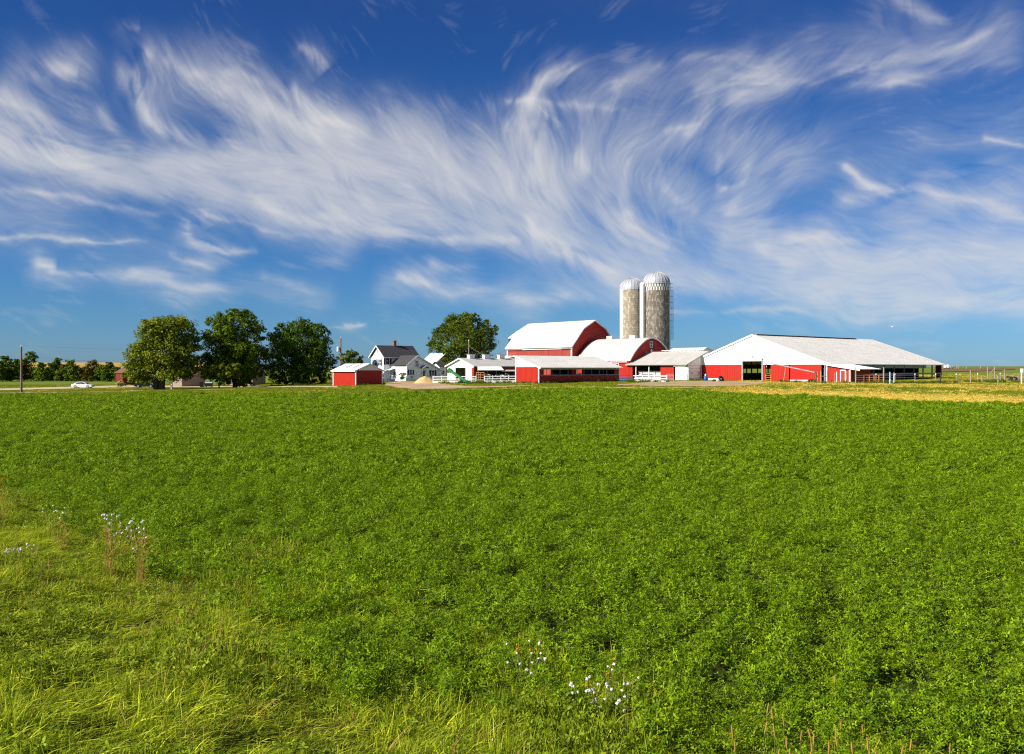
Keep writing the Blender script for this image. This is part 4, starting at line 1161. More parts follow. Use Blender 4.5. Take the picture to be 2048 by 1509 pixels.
def post_at(px, pyt, Y, rad, m, label, cat='post', name='fence_post', lean=0, group=None, tip=None):
    p = at(px, Y); z = zg(p.x, p.y); H = zpx(pyt, Y) - z
    r = thing(name, label, cat, (p.x, p.y, z), 0, group)
    mb = MB(); mb.tube([(0, 0, -.3), (lean * .5, 0, H * .5), (lean, 0, H)], [rad, rad * .95, rad * .88], 8); mb.build('shaft', m, r)
    if tip: mb = MB(); mb.tube([(lean, 0, H - .25), (lean, 0, H + .03)], rad * 1.25, 8); mb.build('tip', tip, r)
    return r
post_at(1711.5, 735, 145, .12, WOODPOST, 'tall weathered wooden post left of the orange cattle panel')
post_at(1767.5, 735, 145, .13, WOODPOST, 'tall weathered wooden post just left of the pale blue post')
post_at(1655.5, 741, 147, .09, WOODPOST, 'round wooden post in front of the red lean-to, with a short rail')
post_at(1673.5, 744, 147, .08, BOARD, 'whitish post in front of the red lean-to wall')
post_at(1670.0, 746, 149, .05, DULL, 'slim grey post beside the whitish post at the lean-to')
post_at(1693.5, 742.5, 147, .07, WOODPOST, 'thin wooden post right of the lean-to door')
post_at(1641.5, 741, 147, .08, WOODPOST, 'greyish wooden post at the corner downspout of the big barn')
post_at(1635.0, 744, 148, .06, DULL, 'slim grey post beside the end of the irrigation pipe')
b = post_at(1780, 744.5, 141, .11, LBLUE, 'short pale blue plastic pipe post standing in the fence line', name='pipe_post'); 
pb = MB(); pb.tube([(0, 0, .55), (0, 0, .72)], .118, 8); pb.build('band', BOARD, b)
post_at(1788, 745.5, 142, .07, BOARD, 'short post with faded reddish cap right of the pale blue post', tip=TANGATE)
post_at(1879.5, 745, 142, .13, DARK, 'dark leaning post off the right corner of the big barn', lean=.25)
post_at(1941, 741, 143, .10, WOODPOST, 'tall grey wooden post alone in the pasture grass')
post_at(2010, 739, 165, .10, WOODPOST, 'leaning wooden post near the dark resting cow', lean=-.12)
post_at(2036.5, 747, 150, .06, WOODPOST, 'thin post just right of the dark resting cow')
for px, pt, lb in ((1905, 731, 'brown post on the hill crest right of the white trailer'), (1933, 734, 'small brown post in the middle of the hill crest'), (1879, 734, 'dark short post on the crest beside the barn eave'), (1961, 733, 'greenish post on the crest left of the braced posts')):
    post_at(px, pt, 300, .16, WOODPOST, lb)
def brace(label, px0, px1, pyt, Y, low=False):
    a, b = at(px0, Y), at(px1, Y); za = zg(*a)
    r = thing('brace_post', label, 'fence brace', (a.x, a.y, za))
    d = Vector((b.x - a.x, b.y - a.y, zg(*b) - za)); H = zpx(pyt, Y) - za
    for q in (Vector((0, 0, 0)), d):
        mb = MB(); mb.tube([q + Vector((0, 0, -.3)), q + Vector((-.05, 0, H))], .10, 8); mb.build('post', WOODPOST, r)
    mb = MB()
    if low: mb.tube([Vector((0, 0, H * .55)), d + Vector((0, 0, H * .55))], .07, 6)
    else: mb.tube([Vector((.1, 0, H * .3)), d + Vector((-.1, 0, H * .85))], .06, 6)
    mb.build('brace_rail', WOODPOST, r)
brace('pair of tall posts with a slanting brace in the pasture at right', 1975.5, 1989.5, 734, 170)
brace('pair of brown posts with a slanting brace on the hill crest', 1914, 1917.5, 731, 300)
brace('low wooden H brace in the grass left of the white sign', 1964.5, 1996.5, 752, 146, True)
brace('wooden H brace with a pale rail in front of the red lean-to', 1642.5, 1655, 741.5, 146.2, True)
# steel posts with white tips and two wires: one fence
tp = [at(1752, 149), at(1790, 149), at(1830, 149), at(1871.5, 149), at(1912.5, 150), at(1955.5, 151), at(2000.5, 152), at(2060, 153)]
o = tp[0]
r = thing('wire_fence', 'wire fence on thin steel posts with white tips along the pasture', 'fence', (o.x, o.y, zg(*o)))
tops = []
for i, p in enumerate(tp):
    q = Vector((p.x - o.x, p.y - o.y, zg(*p) - zg(*o)))
    H = 1.55
    mb = MB(); mb.tube([q + Vector((0, 0, -.2)), q + Vector((0, 0, H - .25))], .045, 6); s = mb.build('steel_post', DULL, r)
    mb = MB(); mb.tube([q + Vector((0, 0, H - .25)), q + Vector((0, 0, H))], .07, 6); mb.build('white_tip', BOARD, s)
    tops.append(q)
for z in (.5, .9, 1.25):
    mb = MB(); mb.tube([t + Vector((0, 0, z)) for t in tops], .010, 4); mb.build('wire', DULL, r)

# ---------------------------------------------------------------- utility poles and lines
def pole(px, pyb, pyt, Y, rad, label):
    p = at(px, Y); z = zg(p.x, p.y); H = zpx(pyt, Y) - z
    r = thing('utility_pole', label, 'utility pole', (p.x, p.y, z))
    mb = MB(); mb.tube([(0, 0, -.4), (0, 0, H)], [rad, rad * .68], 10); mb.build('shaft', WOODPOLE, r)
    return r, p, H, z
def ins(r, x, y, z): mb = MB(); mb.lathe([(0, 0), (.07, .02), (.09, .12), (.05, .2), (.08, .26), (0, .32)], 8); o = mb.build('insulator', BOARD, r); o.location = (x, y, z)
r1, p1, H1, z1 = pole(42.5, 786, 694, 150, .21, 'slim lone utility pole beside the pale path at far left'); ins(r1, 0, 0, H1)
r2, p2, H2, z2 = pole(681.5, 735, 677, 190, .19, 'utility pole with grey transformer can behind the small red shed'); ins(r2, 0, 0, H2)
mb = MB(); mb.lathe([(0, 0), (.30, .03), (.33, .1), (.33, 1.0), (.2, 1.08), (0, 1.1)], 16); o = mb.build('transformer', CANGREY, r2); o.location = (-.52, -.05, H2 - 2.9)
mb = MB(); mb.bar((-.75, 0, H2 - .45), (.15, 0, H2 - .25), .1, .12); mb.bar((-.3, 0, H2 - 2.4), (0, 0, H2 - 2.4), .08, .3); mb.build('bracket', DULL, r2)
mb = MB(); mb.tube([(-.6, 0, H2 - .4), (-.9, 0, H2 - 1.6), (-.6, 0, H2 - 1.8)], .025, 5); mb.tube([(-.7, 0, H2 - 2.9), (-.75, 0, H2 - 3.8), (-.1, 0, H2 - 4.2)], .03, 5); mb.build('jumper_cable', DULL, r2)
r3, p3, H3, z3 = pole(937.5, 730, 683, 186, .16, 'short utility pole rising behind the white stable roof'); ins(r3, 0, 0, H3)
def line(name, label, a, b, sag, rad=.014):
    a, b = Vector(a), Vector(b)
    m_ = (a + b) / 2
    pts = [a.lerp(b, t) - Vector((0, 0, sag * 4 * t * (1 - t))) for t in [i / 14 for i in range(15)]]
    mb = MB(); mb.tube([q - a for q in pts], rad, 5)
    o = mb.build(name, DULL, None); o.location = a
    return tag(o, label, 'cable')
top1, top2, top3 = Vector((p1.x, p1.y, z1 + H1 + .3)), Vector((p2.x, p2.y, z2 + H2)), Vector((p3.x, p3.y, z3 + H3 - .9))
line('power_line', 'upper thin power line leading right from the lone pole to the trees', top1, (top2.x, top2.y, top2.z + .3), 1.6)
line('power_line', 'lower thin power line leading right from the lone pole to the trees', top1 - Vector((0, 0, 1.9)), (top2.x, top2.y, top2.z - 3.5), 1.6)
line('power_line', 'upper thin power line leaving the picture left of the lone pole', top1, top1 + Vector((-50, -18, 0)), .9)
line('power_line', 'lower thin power line leaving the picture left of the lone pole', top1 - Vector((0, 0, 1.9)), top1 + Vector((-50, -18, -2)), .9)
line('service_cable', 'cable from the transformer pole to the farmhouse gable', top2 - Vector((0, 0, 3.6)), (*(at(742, 187)), zpx(713, 187)), .6, .025)
line('service_cable', 'drooping thick cable from the short pole to the gambrel barn', top3, (*(at(1013, 205)), zpx(700, 205)), 1.6, .045)

# ---------------------------------------------------------------- cars
def car(label, px, py, Y, m, yaw, name='parked_car'):
    p = at(px, Y); z = zg(p.x, p.y) + .06
    r = thing(name, label, 'car', (p.x, p.y, z), yaw)
    r.scale = (.9, .9, .9)
    # side outline: (x, z lower body), cabin separately
    low = [(-2.32, .32), (-2.36, .62), (-2.28, .92), (-1.75, 1.0), (-.9, .98), (.75, .94), (1.55, .84), (2.15, .70), (2.33, .52), (2.32, .28), (1.9, .2), (-1.9, .2)]
    def loft(out, widths):
        mb = MB(); rows = []
        for y, k in widths: rows.append([(x * (1 - .04 * k), y, z - (.06 * k if z > .6 else -.05 * k)) for x, z in out])
        n = len(out); vs = [v for q in rows for v in q]
        fs = [(i * n + a, i * n + (a + 1) % n, (i + 1) * n + (a + 1) % n, (i + 1) * n + a) for i in range(len(rows) - 1) for a in range(n)]
        fs += [tuple(range(n))[::-1], tuple(range((len(rows) - 1) * n, len(rows) * n))]
        mb.add(vs, fs); return mb
    body = loft(low, [(-.90, 1), (-.86, .3), (-.6, 0), (.6, 0), (.86, .3), (.90, 1)]).build('body', m, r, smooth=False)
    cab = [(-1.85, .98), (-1.25, 1.30), (-.55, 1.45), (.15, 1.44), (.62, 1.28), (1.15, .94)]
    loft([(x, z) for x, z in cab] + [(1.1, .9), (-1.8, .9)], [(-.74, 1), (-.66, 0), (.66, 0), (.74, 1)]).build('roof', m, r)
    for sd in (-1, 1):
        mb = MB()
        for poly in ([(-1.45, 1.0), (-1.08, 1.27), (-.45, 1.36), (-.40, 1.0)], [(-.32, 1.0), (-.36, 1.37), (.12, 1.35), (.5, 1.22), (.82, .98)]):
            q = [(x, sd * .755, z) for x, z in poly]
            mb.prism(q if sd < 0 else q[::-1], (0, sd * .012, 0))
        mb.build('side_window', GLASS, r)
    mb = MB(); mb.prism([(1.12, -.6, .96), (1.12, .6, .96), (.66, .56, 1.27), (.66, -.56, 1.27)], (.02, 0, .02)); mb.build('windscreen', GLASS, r)
    for x in (-1.4, 1.42):
        for sd in (-1, 1):
            mb = MB(); mb.tube([(x, sd * .72, .33), (x, sd * .93, .33)], .33, 18); t = mb.build('wheel', TYRE, r)
            mb = MB(); mb.tube([(x, sd * .925, .33), (x, sd * .95, .33)], .215, 12); mb.build('rim', RIM, t)
    for sd in (-1, 1):
        mb = MB(); mb.box(2.12, 2.30, sd * .62 - .16, sd * .62 + .16, .58, .70); mb.build('headlight', GLASS, r)
        mb = MB(); mb.box(-2.37, -2.25, sd * .66 - .14, sd * .66 + .14, .70, .84); mb.build('tail_light', REDD, r)
    return r
car('white sedan standing on the pale gravel drive at left', 166, 775, 184, CARW, math.radians(4))
car('dark car half hidden by low leaves left of the big trunk', 291, 774, 186, CARD, math.radians(6))

# ---------------------------------------------------------------- machinery and yard things
a, b = at(898, 148), at(936, 146.5)
za = zpx(740, 148)
r = thing('grain_auger', 'green grain auger tube slanting down across the white fence', 'auger', (b.x, b.y, zg(*b)))
top = Vector((a.x - b.x, a.y - b.y, za - zg(*b))); bot = Vector((0, 0, .15))
mb = MB(); mb.tube([bot, top], .24, 12); mb.build('tube', GREENP, r)
d = (top - bot).normalized()
mb = MB(); mb.bar(top - d * .6, top + d * .12, .5, .55); mb.tube([top + Vector((-.1, 0, -.1)), top + Vector((-.12, 0, -.55))], [.22, .17], 10); mb.build('discharge_head', GREENP, r)
mb = MB(); mb.box(-.35, .45, -.35, .35, .05, .55); mb.build('hopper', GREENP, r)
for sd in (-.5, .5):
    mb = MB(); mb.tube([bot.lerp(top, .55), Vector((top.x * .35, top.y * .35 + sd, .3))], .04, 6); mb.build('support_leg', GREENP, r)
    mb = MB(); c = Vector((top.x * .35, top.y * .35 + sd, .3)); mb.tube([c + Vector((0, -.08, 0)), c + Vector((0, .08, 0))], .28, 14); mb.build('wheel', TYRE, r)
mb = MB(); rnd = random.Random(5)
p = at(852, 152)
n = 34; rings = 12
for i in range(rings + 1):
    for k_ in range(n):
        a_ = 2 * math.pi * k_ / n; t = i / rings
        e_ = 1 + .22 * mnoise.noise(Vector((math.cos(a_) * 1.3, math.sin(a_) * 1.3, 4))) + .03 * rnd.uniform(-1, 1)
        x, y = 2.3 * t * e_ * math.cos(a_), 2.0 * t * e_ * math.sin(a_)
        hgt = 1.15 * (1 - t ** 1.5) ** 1.3 + .25 * math.exp(-((x + 1.2) ** 2 + y * y) * 1.5) - .1 * t
        hgt *= 1 + .15 * mnoise.noise(Vector((x * 1.5, y * 1.5, 2)))
        mb.v.append((x, y, hgt)); mb.t.append(0)
mb.f = [(i * n + k_, i * n + (k_ + 1) % n, (i + 1) * n + (k_ + 1) % n, (i + 1) * n + k_) for i in range(rings) for k_ in range(n)]
o = mb.build('sand_pile', SAND, smooth=True); o.location = loc3(p); tag(o, 'heap of golden sand on the yard left of the white fence', 'sand pile')
p = at(1411, 166)
r = thing('blue_barrel', 'blue plastic barrel against the shaded red barn wall', 'barrel', loc3(p))
mb = MB(); mb.lathe([(0, 0), (.28, 0), (.30, .1), (.30, .42), (.32, .46), (.30, .5), (.29, .85), (.22, .92), (0, .93)], 18); mb.build('drum', BLUE, r, smooth=True)
mb = MB(); mb.lathe([(0, .931), (.1, .932), (.1, .97), (0, .98)], 10); mb.build('bung_cap', BOARD, r)
r = thing('white_jug', 'white plastic jug standing on top of the blue barrel', 'jug', loc3(p, .98))
mb = MB(); mb.lathe([(0, 0), (.13, .0), (.14, .04), (.14, .24), (.05, .34), (.05, .4), (0, .41)], 14); mb.build('body', BOARD, r, smooth=True)
mb = MB(); mb.tube([(.05, 0, .34), (.15, 0, .33), (.14, 0, .2)], .018, 6); mb.build('handle', BOARD, r)
for q, (px, Y, s_, lb) in enumerate(((1430, 160, .95, 'old tractor tyre lying flat in front of the red barn'), (1441, 160.5, 1.1, 'old tyre leaning beside the lying tractor tyre'))):
    p = at(px, Y); mb = MB()
    pr = [(.30, .0), (.46, .0), (.56, .08), (.58, .18), (.56, .28), (.46, .36), (.30, .36), (.30, .0)]
    mb.lathe([(a_ * s_, b_ * s_) for a_, b_ in pr], 22)
    o = mb.build('old_tyre', TYRE); o.location = loc3(p, .02); o.rotation_euler = ((.12, .1, 0), (1.05, .2, .5))[q]
    if q: o.location.z += .35
    tag(o, lb, 'tyre')
p = at(1436, 159); mb = MB()
bm_ = [(.35 * math.cos(t) * (1 + .2 * math.sin(3 * t)), .25 * math.sin(t) * (1 + .15 * math.cos(2 * t))) for t in [2 * math.pi * i / 9 for i in range(9)]]
mb.add([(x, y, -.05) for x, y in bm_] + [(x * .8 + .03, y * .8, .32) for x, y in bm_] + [(.02, 0, .42)], [(i, (i + 1) % 9, 9 + (i + 1) % 9, 9 + i) for i in range(9)] + [(9 + i, 9 + (i + 1) % 9, 18) for i in range(9)])
o = mb.build('pale_boulder', GRAVEL); o.location = loc3(p); tag(o, 'pale boulder between the two old tyres', 'boulder')
# irrigation pipe on a leg with green pump
a, b, c = at(1533, 157.5), at(1536, 157.3), at(1630, 147)
zz = lambda py, Y: zpx(py, Y)
o0 = Vector((c.x, c.y, zg(*c)))
r = thing('irrigation_pipe', 'long grey pipe slanting down in front of the big barn to a green pump', 'pipe', o0)
W3 = lambda p, z: Vector((p.x, p.y, z)) - o0
mb = MB(); mb.tube([W3(a, zz(735, 157)), W3(a, zz(728, 157)), W3(b, zz(725.8, 157)), W3(c, zz(745.5, 147))], .10, 8); mb.build('pipe', STEEL, r)
q = at(1572, 153.5); q2 = at(1566.5, 153)
mb = MB(); mb.tube([W3(q, zz(733, 153.5)), W3(q2, zg(*q2))], .06, 6); mb.build('support_leg', WOODPOST, r)
e_ = at(1632, 147)
mb = MB(); mb.tube([W3(c, zz(745.5, 147)), W3(e_, zz(747, 147)), W3(e_, zg(*e_))], [.12, .14, .1], 8); mb.bar(W3(e_, zg(*e_) + .55), W3(at(1628.5, 147), zg(*e_) + .5), .3, .35); mb.build('pump', GREENP, r)
for px in (1621, 1626):
    w = at(px, 147.3); mb = MB(); cc = W3(w, zg(*w) + .33); mb.tube([cc + Vector((0, -.07, 0)), cc + Vector((0, .07, 0))], .33, 14); t = mb.build('wheel', TYRE, r)
    mb = MB(); mb.tube([cc + Vector((0, -.09, 0)), cc + Vector((0, .09, 0))], .14, 10); mb.build('rim', TANGATE, t)
# white sign at the right edge, trailer on the crest, bin by the garage
p = at(2043, 138)
r = thing('field_sign', 'small blank white sign board on a pale post at the right edge', 'sign', loc3(p))
H = zpx(737.5, 138) - zg(*p)
mb = MB(); mb.box(-.075, .075, -.05, .05, -.3, H - .55); mb.build('post', BOARD, r)
mb = MB(); mb.box(-.24, .24, -.09, -.052, H - .65, H); mb.build('board', BOARD, r)
p = at(1894, 300)
r = thing('white_trailer', 'small white and teal trailer parked on the hill crest', 'trailer', loc3(p)); r.scale = (.75, .75, .85)
mb = MB(); mb.box(-1.1, .35, -.8, .8, .35, 1.75); mb.build('box_body', BOARD, r)
mb = MB(); mb.prism([(.36, -.78, .35), (1.5, -.78, .35), (1.4, -.78, 1.2), (.36, -.78, 1.6)], (0, 1.56, 0)); mb.build('teal_tank', LBLUE, r)
for x in (-.7, .9):
    for sd in (-.75, .75): mb = MB(); mb.tube([(x, sd - .1, .3), (x, sd + .1, .3)], .3, 12); mb.build('wheel', TYRE, r)
p = at(404.5, 187)
r = thing('dark_bin', 'dark wheeled bin beside the tan garage door', 'bin', loc3(p))
mb = MB(); mb.prism([(-.34, -.34, .08), (.34, -.34, .08), (.42, -.42, 1.1), (-.42, -.42, 1.1)], (0, .7, 0)); mb.build('body', CARD, r)
mb = MB(); mb.box(-.45, .45, -.46, .34, 1.1, 1.18); mb.build('lid', CARD, r)
p = at(418, 187)
r = thing('covered_grill', 'dark blue box with pale lid right of the bin by the garage', 'grill', loc3(p))
mb = MB(); mb.box(-.75, .75, -.4, .4, .25, .95); mb.build('box', BLUE if False else CARD, r)
mb = MB(); mb.prism([(-.78, -.42, .95), (.78, -.42, .95), (.7, -.2, 1.12), (-.7, -.2, 1.12)], (0, .7, 0)); mb.build('lid', CURTAIN, r)
for x in (-.6, .6): mb = MB(); mb.box(x - .05, x + .05, -.3, .3, 0, .25); mb.build('leg', DULL, r)
p = at(665, 178)
r = thing('white_bench', 'small pale bench just left of the red shed', 'bench', loc3(p))
mb = MB(); mb.box(-.6, .6, -.2, .2, .42, .5); mb.build('seat', BOARD, r)
for x in (-.5, .45): mb = MB(); mb.box(x, x + .06, -.18, .18, 0, .42); mb.build('leg', BOARD, r)
mb = MB(); mb.box(-.6, .6, .17, .21, .6, .9); mb.build('backrest', BOARD, r)
# gull
r = thing('white_bird', 'tiny white bird flying in the sky above the right end of the big barn', 'bird', (*at(1783.5, 180), zpx(654, 180)))
mb = MB(); mb.tube([(0, -.28, 0), (0, -.2, .02), (0, 0, .0), (0, .2, .01), (0, .34, .02)], [.02, .07, .09, .05, .015], 8); mb.build('body', BOARD, r, smooth=True)
for sd in (-1, 1):
    mb = MB(); mb.prism([(0, -.1, .03), (sd * .3, -.14, .2), (sd * .6, .05, .12), (sd * .28, .06, .19), (0, .1, .03)], (0, 0, .012)); mb.build('wing', BOARD, r)
# ---------------------------------------------------------------- fast leaf meshes
def quads_mesh(name, V, m, tone=None, smooth=False):
    """V: (n,4,3) corners -> mesh of n quads"""
    n = len(V)
    me = bpy.data.meshes.new(name)
    me.vertices.add(n * 4); me.loops.add(n * 4); me.polygons.add(n)
    me.vertices.foreach_set('co', np.ascontiguousarray(V, np.float32).ravel())
    me.loops.foreach_set('vertex_index', np.arange(n * 4, dtype=np.int32))
    me.polygons.foreach_set('loop_start', np.arange(n, dtype=np.int32) * 4)
    me.polygons.foreach_set('loop_total', np.full(n, 4, np.int32))
    if tone is not None:
        a = me.attributes.new('tone', 'FLOAT', 'POINT')
        a.data.foreach_set('value', np.repeat(tone, 4).astype(np.float32))
    me.update(calc_edges=True)
    me.materials.append(m)
    return me
def unit(a): return a / np.maximum(np.linalg.norm(a, axis=-1, keepdims=True), 1e-9)
def leaf_quads(C, Nn, size, rng, asp=.62, fold=.12):
    n = len(C)
    t = unit(np.cross(Nn, unit(rng.standard_normal((n, 3)))))
    b = np.cross(Nn, t)
    s = size[:, None] if np.ndim(size) else size
    h = Nn * (s * fold)
    return np.stack([C - t * s * .5, C + b * s * asp * .5 + h, C + t * s * .5, C - b * s * asp * .5 + h], 1)

LEAF = {}
def leafmat(name, dark, light, island=.12, transl=.3):
    return mat(name, dark, .55, .0, tone=light, island=island, transl=transl, spec=.09)
L_PALE = leafmat('yellow_green_leaves', (.075, .125, .005), (.29, .31, .014), 0)
L_MID = leafmat('mid_green_leaves', (.045, .095, .004), (.19, .26, .010), 0)
L_DARK = leafmat('dark_green_leaves', (.028, .068, .003), (.115, .19, .008), 0)
L_OAK = leafmat('olive_green_leaves', (.048, .085, .005), (.18, .22, .012), 0)
L_OLIVE = leafmat('olive_brown_leaves', (.06, .062, .007), (.18, .14, .016), 0)
L_HYD = leafmat('cream_flower_leaves', (.32, .33, .09), (.62, .58, .22), 0)

def tree(name, label, cat, Y, lobes, base, m, nleaf, size, seed, trunk_r=.35, depth=.75, group=None, nsub=26, stems=1, bark=None, open_=.0, pointy=False):
    """lobes: (px, py, r px) of the crown's masses at distance Y; base: (px, py) of the trunk foot"""
    rng = np.random.default_rng(seed)
    p = at(base[0], Y); z = zg(p.x, p.y)
    r = thing(name, label, cat, (p.x, p.y, z), 0, group)
    Ls = []
    for (px, py, pr) in lobes:
        q = at(px, Y); rad = pr / F * Y
        Ls.append((q.x - p.x, 0, zpx(py, Y) - z, rad))
    Ls = np.array(Ls)
    cx = Ls[:, 0].mean(); hw = max(np.abs(Ls[:, 0] - cx).max(), 1)
    allL = []
    for x, y, zz, rad in Ls:      # depth: push masses fore and aft so the crown is round from above too
        room = math.sqrt(max(.05, 1 - ((x - cx) / (hw * 1.15)) ** 2)) * hw * depth
        for k in range(2 if room > rad * .5 else 1):
            allL.append((x, rng.uniform(-.15, .15) * rad + (room * .55 * (-1 if k == 0 else 1) if room > rad * .5 else 0), zz, rad))
    allL = np.array(allL)
    w = allL[:, 3] ** 2; w = w / w.sum()
    Cs, Ns = [], []
    for (x, y, zz, rad), ww in zip(allL, w):
        n = max(30, int(nleaf * ww))
        ns = max(6, int(nsub * (rad / 3) ** 1.2))
        d = unit(rng.standard_normal((ns, 3)))
        d[:, 2] = np.where(d[:, 2] < -.55, -d[:, 2], d[:, 2])
        sc = np.array([x, y, zz]) + d * rad * rng.uniform(.62, .98, (ns, 1))
        sr = rad * rng.uniform(.20, .40, ns)
        k = rng.integers(0, ns, n)
        e = unit(rng.standard_normal((n, 3)))
        rr = rng.uniform(.35, 1.12, (n, 1)) ** .6
        if pointy: e[:, 2] *= 1.5
        c = sc[k] + e * sr[k][:, None] * rr * np.array([1, 1, .8])
        inn = rng.random(n) < .14 * (1 - open_)
        c[inn] = np.array([x, y, zz]) + unit(rng.standard_normal((inn.sum(), 3))) * rad * rng.uniform(.1, .75, (inn.sum(), 1))
        Cs.append(c)
        Ns.append(unit(e * .7 + d[k] * .5 + np.array([0, 0, .45]) + rng.standard_normal((n, 3)) * .55))
    C, Nn = np.concatenate(Cs), np.concatenate(Ns)
    keep = C[:, 2] > .15
    C, Nn = C[keep], Nn[keep]
    n = len(C)
    V = leaf_quads(C, Nn, rng.uniform(.6, 1.35, n) * size, rng)
    tone = np.clip(rng.beta(1.6, 2.0, n) + .12 * np.sin(C[:, 0] * 1.1 + seed) * np.sin(C[:, 2] * .9), 0, 1)
    me = quads_mesh('crown', V, m, tone)
    o = bpy.data.objects.new('crown', me); COL.objects.link(o); o.parent = r
    tb = MB()
    zt = np.average(allL[:, 2]); rnd = random.Random(seed)
    for s in range(stems):
        ox = (s - (stems - 1) / 2) * trunk_r * 1.8
        tops = (cx * .35 + ox * 1.6, rnd.uniform(-.3, .3), zt * .62)
        tb.tube([(ox, 0, -.3), (ox * 1.1, 0, .5), (ox * 1.3 + cx * .15, 0, zt * .35), tops], [trunk_r * 1.35, trunk_r, trunk_r * .85, trunk_r * .6], 10)
        idx = rnd.sample(range(len(allL)), min(len(allL), 9 if stems == 1 else 6))
        for i in idx:
            x, y, zz, rad = allL[i]
            md = Vector((tops[0] * .5 + x * .5, y * .45, (tops[2] * .55 + zz * .45)))
            tb.tube([tops, md, (x, y, zz + rad * .3)], [trunk_r * .45, trunk_r * .26, trunk_r * .07], 6)
    tb.build('trunk', bark or BARK, r, smooth=True)
    return r
tree('pale_tree', 'broad yellow-green tree with round top, leftmost of the three big trees', 'tree', 165,
     [(332, 668, 36), (362, 664, 30), (303, 682, 30), (382, 690, 20), (278, 708, 22), (290, 728, 32), (335, 712, 42), (372, 712, 28), (263, 752, 15), (285, 752, 24), (345, 744, 32), (318, 660, 22), (350, 654, 20), (262, 706, 8), (382, 738, 20), (304, 650, 12), (372, 746, 15), (352, 752, 14), (272, 762, 10), (300, 764, 11)],
     (318, 780), L_PALE, 31000, .41, 11, .55, stems=2)
tree('tall_tree', 'tall dense green tree, middle and highest of the three big trees', 'tree', 172,
     [(482, 641, 22), (446, 652, 24), (503, 660, 22), (515, 678, 12), (462, 688, 40), (465, 714, 34), (484, 722, 26), (428, 684, 24), (500, 708, 28), (432, 738, 26), (470, 742, 30), (502, 736, 22), (412, 722, 16), (424, 646, 8), (412, 672, 7), (466, 630, 12), (496, 632, 11), (440, 760, 14), (520, 660, 8), (490, 765, 12), (455, 762, 14), (520, 700, 8), (505, 752, 15), (483, 752, 18), (418, 750, 14)],
     (470, 779), L_MID, 34000, .41, 12, .45)
tree('round_dark_tree', 'dark green tree with lumpy round crown, right of the tallest tree', 'tree', 180,
     [(576, 662, 17), (606, 658, 20), (640, 664, 15), (560, 686, 24), (602, 690, 36), (640, 694, 24), (546, 714, 18), (574, 726, 34), (618, 726, 34), (648, 722, 20), (540, 742, 16), (556, 762, 16), (533, 716, 8), (590, 750, 24), (658, 738, 12), (628, 655, 10), (560, 664, 9)],
     (596, 775), L_DARK, 30000, .38, 13, .5)
tree('yard_tree', 'big round green tree standing behind the white stable', 'tree', 215,
     [(906, 650, 21), (938, 646, 19), (966, 654, 16), (880, 674, 20), (924, 682, 40), (968, 682, 24), (984, 664, 11), (874, 698, 17), (908, 710, 26), (956, 704, 26), (984, 696, 9), (862, 690, 8), (926, 636, 9), (952, 638, 9), (896, 730, 16), (992, 658, 6), (885, 655, 9), (940, 725, 20)],
     (927, 764), L_OAK, 26000, .42, 14, .5)
tree('young_tree', 'small loose-leaved tree behind the pole with the transformer', 'tree', 205,
     [(704, 716, 13), (692, 726, 10), (716, 728, 10), (700, 706, 6), (711, 708, 5), (684, 712, 5), (722, 718, 5), (704, 735, 14), (676, 717, 4)],
     (704, 764), L_OAK, 3200, .42, 15, .14, open_=.6, pointy=True)
tree('birch_tree', 'small tree with bright white trunk beneath the edge of the yellow-green tree', 'tree', 163,
     [(345, 735, 14), (356, 728, 12), (338, 722, 10)], (343.5, 779), L_PALE, 2600, .36, 16, .16, bark=BIRCH)
tree('low_tree', 'small bright green tree in front of the tallest tree', 'tree', 166,
     [(425, 742, 16), (442, 735, 14), (460, 745, 16), (475, 736, 10), (412, 752, 10), (448, 756, 12)], (438, 779), L_PALE, 5000, .36, 17, .13)
for i, (lb, lo, bs, m, Y) in enumerate((
        ('dense shrub at the left foot of the dark round tree', [(590, 752, 14), (605, 745, 12), (580, 764, 10), (598, 766, 12)], (592, 776), L_MID, 176),
        ('taller loose shrub at the middle foot of the dark round tree', [(614, 738, 9), (618, 750, 12), (612, 764, 11)], (615, 776), L_MID, 178),
        ('rounded shrub at the right foot of the dark round tree', [(640, 748, 14), (652, 756, 12), (632, 760, 12), (645, 765, 10)], (641, 775), L_MID, 182),
        ('low dark shrub below the tallest tree beside the brown-roofed house', [(487, 766, 9), (496, 764, 9), (478, 769, 7)], (487, 777), L_DARK, 178))):
    tree('garden_shrub', lb, 'shrub', Y, lo, bs, m, 2600, .30, 30 + i, .07)
tree('hydrangea_bush', 'pale cream flowering bush beside the gravel drive at left', 'bush', gpx(240, 774.5).y, [(240, 768, 6.5), (235, 770.5, 5), (246, 770, 5), (240, 772, 5)], (240, 774), L_HYD, 1900, .24, 40, .03)
tree('house_shrub', 'small spiky shrub against the white farmhouse wing', 'shrub', 180.5, [(806, 754, 5), (802, 750, 4), (809, 749, 4), (805, 757, 4)], (806, 760), L_MID, 700, .22, 41, .04)
tree('house_shrub', 'small dark shrub left of the farmhouse door', 'shrub', 182.5, [(823, 756, 3), (819, 757, 2.5)], (822, 760), L_DARK, 300, .2, 42, .03)
